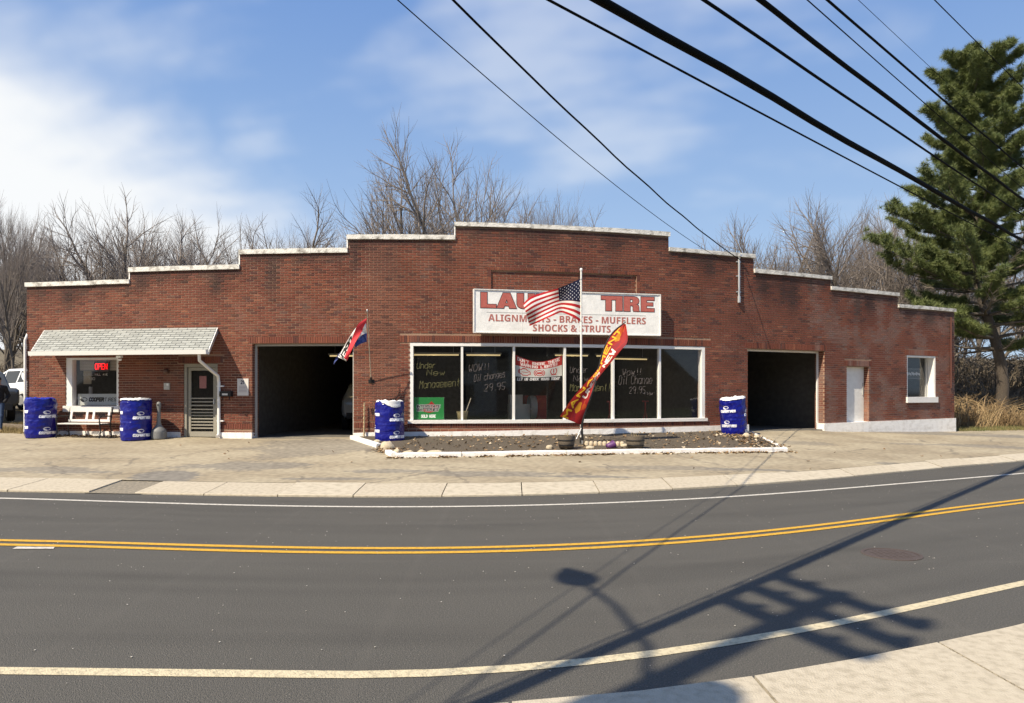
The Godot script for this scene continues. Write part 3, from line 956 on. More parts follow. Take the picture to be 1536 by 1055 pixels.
	mb = MB.new(); mb.box(wframe(-8.25, 1.78, .08), Vector3(.34, .15, .14)); put(mb, "box", M.iron, lb)
	mb = MB.new(); mb.box(wframe(-8.25, 1.765, .154), Vector3(.17, .05, .008)); put(mb, "flap", M.galv, lb)
	mb = MB.new(); mb.tube([W(-8.35, 1.7, .08), W(-8.35, 1.6, .1)], [.012, .012], 6); mb.tube([W(-8.15, 1.7, .08), W(-8.15, 1.6, .1)], [.012, .012], 6); put(mb, "paper_hook", M.iron, lb)
	im = blank(48, 72, Color(.80, .79, .77))
	draw_text(im, "21", Vector2(16, 22), Vector2.RIGHT, Vector2.UP, 15, 13, 1.5, Color(.12, .13, .22))
	for k in 5: draw_line(im, Vector2(8, 32 + k * 6), Vector2(40, 32 + k * 6), .8, Color(.55, .5, .52))
	mb = MB.new(); mb.quad(W(-7.95, 1.73, .012), W(-7.95, 2.22, .012), W(-7.61, 2.22, .012), W(-7.61, 1.73, .012)); mb.box(wframe(-7.78, 1.975, .004), Vector3(.34, .49, .012))
	put(mb, "wall_notice", img_mat(im), building)
func part(called: String) -> Node3D:
	var o := Node3D.new()
	o.name = called
	building.add_child(o, true)
	return o
func reveal(u: float, side: float, y: float, h: float, odd: bool) -> void:
	# bricks turned into the opening behind the face brick
	for q in ([[-.07, -.27], [-.282, -.4]] if odd else [[-.07, -.165], [-.177, -.4]]):
		brick_mb.col = brick_colour(u + side * .2, y + q[0])
		var a: Vector3 = W(u, y, q[0])
		var b: Vector3 = W(u, y, q[1])
		var t: Vector3 = wbasis(u).x * side * .1
		var up := Vector3.UP * h * .5
		if side > 0: brick_mb.hexa([b - up, b + up, a + up, a - up, b - up + t, b + up + t, a + up + t, a - up + t])
		else: brick_mb.hexa([a - up, a + up, b + up, b - up, a - up + t, a + up + t, b + up + t, b - up + t])
func bay_frame(u0: float, u1: float, y0: float, y1: float, d: float) -> void:
	var o := part("bay_frame")
	for q in [[u0 + .001, u0 + .06, y0, y1 - .06], [u1 - .06, u1 - .001, y0, y1 - .06], [u0 + .001, u1 - .001, y1 - .06, y1 - .001]]:
		var mb := MB.new()
		wbox(mb, q[0], q[1], q[2], q[3], d - .05, d)
		put(mb, "rail" if q[1] - q[0] > 1 else "jamb", M.greytrim if d > -.2 else M.trim, o)

func awning_part() -> void:
	var aw := part("awning")
	var uA := [-14.23, -8.58]     # along the wall
	var uB := [-13.72, -8.24]     # along the front edge
	var yA := 3.70
	var yB := 2.99
	var dB := 1.05
	var at := func(f: float, t: float, lift: float) -> Vector3:    # f along, t down the slope
		var u := lerpf(lerpf(uA[0], uA[1], f), lerpf(uB[0], uB[1], f), t)
		return W(u, lerpf(yA, yB, t), lerpf(0.0, dB, t)) + (Vector3.UP * 0.8 + wbasis(u).z * 0.55) * lift
	var mb := MB.new()
	for i in 8:
		var a := i / 8.0
		var b := (i + 1) / 8.0
		mb.hexa([at.call(a, 1, -.05), at.call(a, 1, .0), at.call(b, 1, .0), at.call(b, 1, -.05), at.call(a, 0, -.05), at.call(a, 0, .0), at.call(b, 0, .0), at.call(b, 0, -.05)])
	put(mb, "deck", M.greytrim, aw)
	var tones := []
	for k in 4:
		var f := .33 + k * .022
		tones.append(noisy(Color(f * .78, f * .82, f * .76), Color(f * 1.08, f * 1.12, f * 1.05), .05, 1.4, .95, 4.0, .2, Color(f, f * 1.04, f * .98), 40 + k))
	var rows := 10
	for r in rows:
		var n := 19
		for i in range(-1, n):
			var f0 := (i + (0.5 if r % 2 else 0.0)) / n
			var f1 := f0 + 1.0 / n
			f0 = clampf(f0 + .0018, 0, 1); f1 = clampf(f1 - .0018, 0, 1)
			if f1 - f0 < .01: continue
			var t0 := float(r) / rows
			var t1 := float(r + 1) / rows + 0.012
			mb = MB.new()
			var lo := .022 + rng.randf() * .006
			mb.hexa([at.call(f0, t1, .004), at.call(f0, t1, lo), at.call(f1, t1, lo), at.call(f1, t1, .004), at.call(f0, t0, .001), at.call(f0, t0, .004), at.call(f1, t0, .004), at.call(f1, t0, .001)])
			var m: Material = tones[rng.randi() % 4]
			if rng.randf() < (0.12 if f0 > .5 and f0 < .95 else .02): m = tones[0]
			put(mb, "shingle", m, aw)
	# closed ends
	for e in [0.0, 1.0]:
		mb = MB.new()
		var s := 1.0 if e > 0 else -1.0
		var a: Vector3 = at.call(e, 0, .0)
		var b: Vector3 = at.call(e, 1, .0)
		var lowb := Vector3(b.x, yB - .13, b.z)
		var ix: Vector3 = wbasis(-11.0).x * s * .03
		# raking board
		var lowa := a - Vector3.UP * .16
		mb.hexa([a, a + ix, b + ix, b, lowa, lowa + ix, lowb + ix, lowb])
		mb.quad(lowa, a, b, lowb); mb.quad(lowb + ix, b + ix, a + ix, lowa + ix)
		put(mb, "end_board", M.trim, aw)
	mb = MB.new()
	for i in 8:
		var a := i / 8.0
		var b := (i + 1) / 8.0
		var pa: Vector3 = at.call(a, 1, 0.0)
		var pb: Vector3 = at.call(b, 1, 0.0)
		var o := wbasis(-11.0).z
		var dn := Vector3.DOWN * .12
		mb.hexa([pa + dn + o * .1, pa + o * .12, pb + o * .12, pb + dn + o * .1, pa + dn + o * .01, pa - Vector3.UP * .02 + o * .01, pb - Vector3.UP * .02 + o * .01, pb + dn + o * .01])
	put(mb, "gutter", M.trim, aw)
	mb = MB.new()
	mb.tube([W(-8.5, 2.88, 1.05), W(-8.5, 2.7, 1.03), W(-8.48, 2.45, .5), W(-8.48, 2.3, .12), W(-8.48, 2.1, .07), W(-8.48, .62, .07), W(-8.46, .56, .2)], [.045, .045, .045, .045, .045, .045, .05], 8)
	for yb in [1.0, 2.0]: mb.box(wframe(-8.44, yb, .05), Vector3(.2, .035, .06))
	put(mb, "downspout", M.trim, aw)
	mb = MB.new(); mb.box(wframe(-11.0, 2.83, .9), Vector3(.14, .06, .1)); mb.lathe(W(-11.0, 2.77, .9), [Vector2(0, -.06), Vector2(.05, -.05), Vector2(.06, 0)], 12)
	put(mb, "soffit_lamp", M.trim, aw)

func text_mesh(text: String, size: float, depth: float, stretch: float) -> TextMesh:
	var t := TextMesh.new()
	var f := SystemFont.new()
	f.font_names = PackedStringArray(["Droid Sans"])
	f.font_weight = 700
	t.font = f
	t.text = text
	t.font_size = 64
	t.pixel_size = size / 46.0
	t.depth = depth
	t.curve_step = 1.0
	return t
func sign_board() -> void:
	var uc := 1.67
	var sg := thing("shop_sign", "wide white board sign with red lettering above the display window", "sign")
	# straight board, hung off the curved front on battens
	var a := W(-1.12, 0, .17)
	var b := W(4.47, 0, .17)
	var tg := (b - a).normalized()
	var bas := Basis(tg, Vector3.UP, tg.cross(Vector3.UP))
	var w := a.distance_to(b)
	sg.transform = Transform3D(bas, (a + b) * 0.5 + Vector3(0, 4.13, 0) + bas.z * 0.06)
	var face := noisy(Color(.72, .73, .72), Color(.88, .885, .87), .01, .5, .4, .6, .02, Color(.85, .855, .84), 51)
	var mb := MB.new()
	for k in 4:
		mb.bx(-w / 2 + w * (k + .5) / 4, 0, 0, w / 4 - .004, 1.21, .1)
	put(mb, "board", face, sg)
	mb = MB.new()
	for q in [[0, .61, w + .03, .025], [0, -.61, w + .03, .025]]: mb.bx(q[0], q[1], .01, q[2], q[3], .13)
	for s in [-1, 1]: mb.bx(s * (w / 2 + .005), 0, .01, .025, 1.19, .13)
	put(mb, "edging", M.white, sg)
	mb = MB.new()
	for k in 5: mb.bx(-w * .42 + w * .21 * k, 0, -.14, .06, 1.1, .18)
	put(mb, "batten", M.greytrim, sg)
	var redm := noisy(Color(.40, .095, .075), Color(.50, .15, .12), .02, 1.0, .5, 0.0, .1, Color(.45, .12, .095), 52)
	var dark := mat(Color(.045, .03, .032), .5)
	# big letters: [letter, left, right] along the board
	for q in [["L", -2.62, -2.17], ["A", -2.16, -1.58], ["U", -1.57, -1.04], ["R", -1.0, -.5], ["E", -.46, -.06], ["L", -.03, .36], ["T", .96, 1.42], ["I", 1.41, 1.62], ["R", 1.66, 2.16], ["E", 2.2, 2.62]]:
		letter(sg, q[0], q[1], q[2], .09, .53, .05, redm, dark)
	mb = MB.new(); mb.bx(-.05, -.03, .051, 4.8, .014, .004); put(mb, "rule", M.greytrim, sg)
	var redt := noisy(Color(.36, .12, .10), Color(.58, .27, .23), .04, 2.0, .6, 0.0, .1, Color(.42, .14, .115), 53)
	line_text(sg, "ALIGNMENTS - BRAKES - MUFFLERS", -2.4, 2.35, -.285, .2, redt)
	line_text(sg, "SHOCKS & STRUTS", -1.1, 1.25, -.55, .205, redt)
func line_text(parent: Node3D, text: String, x0: float, x1: float, y: float, h: float, m: Material) -> void:
	var t := text_mesh(text, h, .006, 1.0)
	var bb := t.get_aabb()
	var o := putm(t, "lettering", m, parent)
	var sx := (x1 - x0) / bb.size.x
	var sy := h / bb.size.y
	o.scale = Vector3(sx, sy, 1)
	o.position = Vector3(x0 - bb.position.x * sx, y - bb.position.y * sy, .053)
func letter(parent: Node3D, ch: String, x0: float, x1: float, y0: float, y1: float, z: float, m: Material, dark: Material) -> void:
	# heavy block capitals cut from sheet, a dark sheet showing round a red one
	var w := x1 - x0
	var h := y1 - y0
	var sh := {
		"L": [[0, 0, 0, 1, .42, 1, .42, .24, 1, .24, 1, 0]],
		"I": [[0, 0, 0, 1, 1, 1, 1, 0]],
		"T": [[0, .74, 0, 1, 1, 1, 1, .74, .70, .74, .70, 0, .30, 0, .30, .74]],
		"E": [[0, 0, 0, 1, 1, 1, 1, .77, .42, .77, .42, .62, .9, .62, .9, .40, .42, .40, .42, .23, 1, .23, 1, 0]],
		"U": [[0, 1, 0, .3, .06, .13, .2, .03, .36, 0, .64, 0, .8, .03, .94, .13, 1, .3, 1, 1, .62, 1, .62, .34, .58, .25, .5, .23, .42, .25, .38, .34, .38, 1]],
		"A": [[0, 0, .32, 1, .68, 1, 1, 0, .64, 0, .6, .16, .4, .16, .36, 0], [.44, .34, .5, .58, .56, .34]],
		"R": [[0, 0, 0, 1, .62, 1, .82, .96, .92, .86, .96, .72, .92, .56, .80, .47, .92, .42, .95, .32, .95, .08, 1, 0, .62, 0, .58, .08, .58, .30, .54, .38, .46, .38, .40, .38, .40, 0], [.40, .60, .40, .80, .50, .80, .56, .76, .56, .64, .50, .60]]}
	var polys: Array = sh[ch]
	for pass_i in 2:
		var grow := .014 if pass_i == 0 else -.004
		var outer := PackedVector2Array()
		for i in range(0, polys[0].size(), 2): outer.append(Vector2(polys[0][i] * w, polys[0][i + 1] * h))
		var pp: PackedVector2Array = Geometry2D.offset_polygon(outer, grow, Geometry2D.JOIN_MITER)[0]
		if polys.size() > 1:
			var hole := PackedVector2Array()
			for i in range(0, polys[1].size(), 2): hole.append(Vector2(polys[1][i] * w, polys[1][i + 1] * h))
			hole = Geometry2D.offset_polygon(hole, -grow, Geometry2D.JOIN_MITER)[0]
			pp = bridge(pp, hole)
		var mb := MB.new()
		var zz := z + (.004 if pass_i == 0 else .008)
		var idx := Geometry2D.triangulate_polygon(pp)
		for k in range(0, idx.size(), 3):
			var t := [pp[idx[k]], pp[idx[k + 1]], pp[idx[k + 2]]]
			if (t[1] - t[0]).cross(t[2] - t[0]) > 0: t = [t[0], t[2], t[1]]
			mb.tri(Vector3(t[0].x, t[0].y, zz), Vector3(t[1].x, t[1].y, zz), Vector3(t[2].x, t[2].y, zz))
		for k in pp.size():
			var e: Vector2 = pp[k]
			var f: Vector2 = pp[(k + 1) % pp.size()]
			mb.quad(Vector3(e.x, e.y, z), Vector3(e.x, e.y, zz), Vector3(f.x, f.y, zz), Vector3(f.x, f.y, z))
		var o := put(mb, "letter_outline" if pass_i == 0 else "letter", dark if pass_i == 0 else m, parent)
		o.position = Vector3(x0, y0, 0)
func bridge(outer: PackedVector2Array, hole: PackedVector2Array) -> PackedVector2Array:
	if Geometry2D.is_polygon_clockwise(outer) == Geometry2D.is_polygon_clockwise(hole): hole.reverse()
	var bi := 0
	var bj := 0
	var best := 1e9
	for i in outer.size():
		for j in hole.size():
			var d := outer[i].distance_to(hole[j])
			if d < best: best = d; bi = i; bj = j
	var out := PackedVector2Array()
	for i in bi + 1: out.append(outer[i])
	for j in hole.size() + 1: out.append(hole[(bj + j) % hole.size()])
	for i in range(bi, outer.size()): out.append(outer[i])
	return out
# ------------------------------------------------------------ behind the glass
func chalk(parent: Node3D, text: String, u0: float, u1: float, y0: float, h: float, tilt: float, m: Material) -> void:
	var mb := MB.new()
	var k := (u1 - u0) / text_len(text)
	for pl in strokes(text):
		var fine := []
		for i in pl.size() - 1:
			for q in 3: fine.append((pl[i] as Vector2).lerp(pl[i + 1], q / 3.0))
		fine.append(pl[-1])
		var pts := []
		var rad := []
		for e in fine:
			var x: float = u0 + e.x * k + e.y * h * .12
			pts.append(W(x + .012 * nz.get_noise_2d(x * 9.0, e.y * 5.0), y0 + e.y * h + tilt * (x - u0) + .02 * nz.get_noise_2d(x * 7.0 + 5.0, e.y * 6.0), -.094))
			rad.append(.0042 + .002 * nz.get_noise_2d(x * 20.0, e.y * 20.0))
		mb.tube(pts, rad, 4, false)
	put(mb, "chalk_writing", m, parent)
func wpanel(called: String, label: String, cat: String, u0: float, u1: float, y0: float, y1: float, d: float, im: Image, rough := .6) -> Node3D:
	var mb := MB.new()
	mb.quad(W(u0, y0, d), W(u0, y1, d), W(u1, y1, d), W(u1, y0, d))
	var back := MB.new()
	back.box(wframe((u0 + u1) / 2, (y0 + y1) / 2, d - .03), Vector3(u1 - u0, y1 - y0, .014))
	var t := thing(called, label, cat)
	put(mb, "print", img_mat(im, rough), t)
	put(back, "backing", M.trim, t)
	return t
func arc_line(im: Image, c: Vector2, rx: float, ry: float, a0: float, a1: float, r: float, col: Color, r_end := -1.0) -> void:
	var n := 22
	for i in n:
		var a := lerpf(a0, a1, float(i) / n)
		var b := lerpf(a0, a1, float(i + 1) / n)
		draw_line(im, c + Vector2(cos(a) * rx, sin(a) * ry), c + Vector2(cos(b) * rx, sin(b) * ry), r if r_end < 0 else lerpf(r, r_end, float(i) / n), col)
func emblem(im: Image, c: Vector2, s: float, col: Color) -> void:    # open swept ring with a bar through it
	arc_line(im, c, s * 1.5, s * .7, -2.4, 2.0, s * .16, col, s * .1)
	arc_line(im, c + Vector2(-s * .1, 0), s * 1.5, s * .7, 1.7, 4.3, s * .34, col, s * .12)
	draw_line(im, c + Vector2(-s * 1.9, -s * .1), c + Vector2(-s * .5, s * .15), s * .12, col)
func showroom() -> void:
	var win: Node3D = building.get_node("display_window")
	chalk(win, "Under", -2.74, -2.2, 2.5, .17, .03, M.chalk)
	chalk(win, "New", -2.45, -1.95, 2.31, .16, .0, M.chalk)
	chalk(win, "Management", -2.66, -1.52, 1.93, .22, .06, M.chalk)
	chalk(win, "WOW!!", -1.25, -.68, 2.4, .2, .14, M.chalkpink)
	chalk(win, "Oil changes", -1.1, -.2, 2.12, .2, .16, M.chalkpink)
	chalk(win, "29.95", -.8, -.2, 1.85, .2, .1, M.chalkpink)
	chalk(win, "Under", 1.75, 2.3, 2.4, .18, .0, M.chalkpink)
	chalk(win, "New", 1.85, 2.3, 2.14, .18, .0, M.chalkpink)
	chalk(win, "Management!", 1.75, 2.98, 1.86, .22, .0, M.chalk)
	chalk(win, "Wow!!", 3.4, 4.0, 2.33, .2, .03, M.chalkpink)
	chalk(win, "Oil Change", 3.28, 4.38, 2.06, .26, .02, M.chalkpink)
	chalk(win, "29.95", 3.62, 4.15, 1.78, .2, .05, M.chalkpink)
	chalk(win, "+tax", 4.12, 4.42, 1.74, .1, .0, M.chalkpink)
	# green poster
	var im := blank(256, 176, Color(.05, .52, .23))
	fill_poly(im, PackedVector2Array([Vector2(150, 30), Vector2(190, 68), Vector2(225, 60), Vector2(190, 100), Vector2(215, 108), Vector2(128, 124), Vector2(60, 108), Vector2(95, 86), Vector2(60, 62), Vector2(130, 52)]), Color(.66, .08, .06))
	for q in [["INTERSTATE", 20, 82, 200], ["BATTERIES", 30, 108, 176]]:
		draw_text(im, q[0], Vector2(q[1], q[2]), Vector2.RIGHT, Vector2.UP, q[3], 20, 5.5, Color(.85, .85, .85), .25)
		draw_text(im, q[0], Vector2(q[1], q[2]), Vector2.RIGHT, Vector2.UP, q[3], 20, 2.8, Color(.06, .06, .06), .25)
	draw_text(im, "SOLD HERE", Vector2(64, 160), Vector2.RIGHT, Vector2.UP, 120, 20, 3.0, Color(.95, .96, .95), .1)
	wpanel("battery_poster", "green battery advertising poster inside the display window", "poster", -2.83, -1.96, 1.045, 1.68, -.14, im)
	# warning lights banner, its top edge sagging
	im = blank(384, 220, Color(.82, .83, .81))
	im.fill_rect(Rect2i(0, 0, 384, 84), Color(.70, .12, .10))
	im.fill_rect(Rect2i(0, 178, 384, 42), Color(.04, .04, .04))
	draw_text(im, "DON'T IGNORE THESE", Vector2(20, 38), Vector2.RIGHT, Vector2.UP, 342, 26, 3.4, Color(.95, .9, .88))
	draw_text(im, "WARNING LIGHTS!", Vector2(44, 74), Vector2.RIGHT, Vector2.UP, 296, 26, 3.6, Color(.95, .9, .88))
	draw_text(im, "LET US CHECK YOURS TODAY", Vector2(18, 210), Vector2.RIGHT, Vector2.UP, 342, 22, 3.0, Color(.9, .9, .9), .2)
	var rd := Color(.72, .12, .10)
	var eng := [Vector2(34, 112), Vector2(50, 112), Vector2(60, 100), Vector2(92, 100), Vector2(98, 112), Vector2(116, 118), Vector2(122, 128), Vector2(122, 152), Vector2(108, 152), Vector2(100, 162), Vector2(60, 162), Vector2(48, 148), Vector2(34, 146), Vector2(34, 112)]
	for i in eng.size() - 1: draw_line(im, eng[i], eng[i + 1], 3.2, rd)
	draw_line(im, Vector2(62, 96), Vector2(84, 96), 3, rd); draw_line(im, Vector2(26, 118), Vector2(26, 142), 3, rd); draw_line(im, Vector2(54, 132), Vector2(108, 132), 2.5, rd)
	arc_line(im, Vector2(196, 131), 30, 30, 0, TAU, 3.4, rd); arc_line(im, Vector2(196, 131), 42, 42, -.8, .8, 3, rd); arc_line(im, Vector2(196, 131), 42, 42, PI - .8, PI + .8, 3, rd)
	draw_text(im, "ABS", Vector2(176, 140), Vector2.RIGHT, Vector2.UP, 40, 18, 3, rd)
	arc_line(im, Vector2(314, 126), 26, 32, -.9, PI + .9, 3.4, rd); draw_line(im, Vector2(294, 160), Vector2(334, 160), 3.5, rd)
	draw_line(im, Vector2(314, 104), Vector2(314, 134), 4, rd); draw_line(im, Vector2(314, 146), Vector2(314, 147), 4, rd)
	var bn := thing("warning_banner", "red, white and black warning lights banner hung inside the glass", "banner")
	var mb := MB.new()
	var p := []
	for j in 9:
		for i in 13:
			var f := i / 12.0
			var top := 2.92 - .2 * sin(f * PI)
			p.append(W(lerpf(.12, 1.53, f), lerpf(top, 2.14 + .03 * f, j / 8.0), -.16 + .02 * sin(f * 9.0 + j * .4)))
	mb.sheet(p, 12, 8)
	put(mb, "cloth", img_mat(im, .6), bn)
	for e in [[.13, 2.9], [1.52, 2.92]]:
		mb = MB.new(); mb.tube([W(e[0], e[1], -.16), W(e[0], 3.3, -.2)], [.005, .005], 5); put(mb, "cord", M.rope, bn)
	# inner ledge and goods
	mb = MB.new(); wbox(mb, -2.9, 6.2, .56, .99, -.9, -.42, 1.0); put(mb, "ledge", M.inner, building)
	var bk := thing("bucket", "beige plastic bucket with a stick standing in it, inside the window", "bucket", W(-1.42, .995, -.62))
	mb = MB.new(); mb.lathe(Vector3.ZERO, [Vector2(0, 0), Vector2(.13, 0), Vector2(.17, .26), Vector2(.185, .27), Vector2(.155, .27), Vector2(.12, .02)], 18); put(mb, "pail", mat(Color(.38, .33, .17), .7), bk)
	mb = MB.new(); mb.tube([Vector3(.03, .03, 0), Vector3(.26, .66, .1)], [.014, .014], 6); put(mb, "stick", mat(Color(.5, .45, .35), .8), bk)
	var tb := thing("tool_cabinet", "red steel tool cabinet standing inside behind the banner", "cabinet", W(1.25, .552, -2.6), .1)
	mb = MB.new(); mb.bx(0, .62, 0, .72, 1.1, .45); put(mb, "body", mat(Color(.30, .035, .02), .5), tb)
	for k in 5:
		mb = MB.new(); mb.bx(0, .2 + k * .2, .235, .66, .17, .02); put(mb, "drawer", mat(Color(.36, .045, .025), .45), tb)
	mb = MB.new()
	for q in [[-.3, -.17], [.3, -.17], [-.3, .17], [.3, .17]]: mb.bx(q[0], .035, q[1], .06, .07, .06)
	put(mb, "caster", M.black, tb)
	var mc := thing("wheel_balancer", "pale grey machine with a hood standing in the showroom", "machine", W(.55, .552, -2.0), .2)
	mb = MB.new(); mb.bx(0, .45, 0, .62, .9, .5); mb.bx(-.1, 1.05, -.05, .4, .3, .35); put(mb, "cabinet", mat(Color(.34, .34, .31), .55), mc)
	mb = MB.new(); mb.tube([Vector3(.3, .75, .1), Vector3(.55, .75, .1)], [.03, .03], 8); put(mb, "spindle", M.galv, mc)
	mb = MB.new(); mb.lathe(Vector3(.42, .8, .05), [Vector2(.36, -.1), Vector2(.38, 0), Vector2(.36, .1)], 18, Basis(Vector3.RIGHT, PI / 2) * Basis(Vector3.FORWARD, PI / 2)); put(mb, "hood", mat(Color(.26, .27, .25), .5), mc)
	for q in [[3.95, -2.2], [5.6, -2.6]]:
		var js := thing("jack_stand", "red steel jack stand on the showroom floor", "jack stand", W(q[0], .552, q[1]), 0, "red jack stands")
		mb = MB.new()
		for k in 4: mb.tube([Vector3(.2 * cos(k * PI / 2 + .78), 0, .2 * sin(k * PI / 2 + .78)), Vector3(0, .62, 0)], [.03, .025], 6)
		put(mb, "tripod", M.red, js)
		mb = MB.new(); mb.tube([Vector3(0, .55, 0), Vector3(0, .95, 0)], [.035, .035], 8); mb.bx(0, .97, 0, .2, .05, .1); put(mb, "saddle", M.red, js)
	# strip lights, lit
	var glow := mat(Color(.8, .75, .6), .5)
	glow.emission_enabled = true
	glow.emission = Color(1.0, .88, .62)
	glow.emission_energy_multiplier = .45
	for q in [[-3.4, -1.5, 3.05, -3.4], [-1.2, .1, 3.05, -3.4], [-2.6, .1, 3.42, -1.2], [2.5, 3.9, 3.1, -4.0], [4.3, 5.1, 3.1, -4.0], [5.4, 7.0, 3.04, -4.6], [-6.6, -5.3, 3.05, -4.0]]:
		var tl := thing("strip_light", "long thin lit strip lamp hanging under the dark ceiling", "lamp", Vector3.ZERO, 0, "strip lights inside the garage")
		mb = MB.new(); wbox(mb, q[0], q[1], q[2], q[2] + .045, q[3] - .03, q[3] + .03); put(mb, "tube", glow, tl)
		mb = MB.new(); wbox(mb, q[0] - .05, q[1] + .05, q[2] + .046, q[2] + .1, q[3] - .06, q[3] + .06); put(mb, "housing", M.greytrim, tl)
		mb = MB.new()
		for e in [q[0] + .2, q[1] - .2]: mb.tube([W(e, q[2] + .1, q[3]), W(e, 4.315, q[3])], [.008, .008], 5)
		put(mb, "rod", M.galv, tl)
		var li := OmniLight3D.new()
		li.name = "tube_light"
		li.light_color = Color(1.0, .88, .62)
		li.light_energy = .04
		li.light_size = .1
		li.omni_range = 12.0
		li.omni_attenuation = 2.0
		li.shadow_enabled = true
		tl.add_child(li)
		li.position = W((q[0] + q[1]) / 2, q[2] - .12, q[3])
	# office: lit OPEN sign, tyre maker's board, address on the glass
	var os := thing("open_sign", "small black sign with glowing red lettering in the office window", "sign")
	mb = MB.new(); mb.box(wframe(-12.5, 2.6, -.25), Vector3(.5, .3, .04)); put(mb, "case", M.black, os)
	var neon := mat(Color(.6, .02, .03), .4)
	neon.emission_enabled = true
	neon.emission = Color(1.0, .04, .08)
	neon.emission_energy_multiplier = 1.6
	mb = MB.new()
	for pl in strokes("OPEN"):
		var pts := []
		var rad := []
		for e in pl:
			pts.append(W(-12.7 + e.x * .4 / text_len("OPEN"), 2.52 + e.y * .17, -.218)); rad.append(.012)
		mb.tube(pts, rad, 6)
	put(mb, "letters", neon, os)
	mb = MB.new()
	for e in [-12.65, -12.35]: mb.tube([W(e, 2.74, -.25), W(e + .04, 2.83, -.25), W(e + .04, 4.315, -.45)], [.005, .005, .005], 5)
	put(mb, "cord", M.black, os)
	var ol := OmniLight3D.new()
	ol.name = "sign_glow"
	ol.light_color = Color(1.0, .05, .08)
	ol.light_energy = .02
	ol.omni_range = 4.0; ol.omni_attenuation = 2.0; ol.light_size = .1; ol.shadow_enabled = true
	os.add_child(ol)
	ol.position = W(-12.5, 2.6, -.17)
	im = blank(320, 72, Color(.74, .76, .74))
	emblem(im, Vector2(50, 36), 16, Color(.06, .07, .07))
	draw_text(im, "COOPER", Vector2(90, 46), Vector2.RIGHT, Vector2.UP, 112, 20, 4.2, Color(.06, .07, .07), .2)
	draw_text(im, "TIRES", Vector2(210, 46), Vector2.RIGHT, Vector2.UP, 90, 20, 2.0, Color(.2, .22, .22), .2)
	wpanel("window_board", "white board with black lettering standing inside the office window", "sign", -13.28, -11.9, 1.44, 1.78, -.2, im)
	var ow: Node3D = building.get_node("office_window")
	mb = MB.new()
	for q in [["LAUREL HILL AVE", -13.02, -12.2, 2.33, .06], ["7304", -12.85, -12.55, 2.2, .07]]:
		var k: float = (q[2] - q[1]) / text_len(q[0])
		for pl in strokes(q[0]):
			var pts := []
			var rad := []
			for e in pl:
				pts.append(W(q[1] + e.x * k, q[3] + e.y * q[4], -.115)); rad.append(.006)
			mb.tube(pts, rad, 4)
	put(mb, "window_lettering", mat(Color(.45, .45, .42), .7), ow)
	mb = MB.new(); wbox(mb, -13.3, -13.05, 2.08, 2.48, -.5, -.45); put(mb, "paper", mat(Color(.42, .38, .28), .8), ow)
	mb = MB.new(); wbox(mb, -13.12, -13.02, 1.78, 2.0, -.5, -.45); put(mb, "paper", mat(Color(.36, .36, .33), .8), ow)

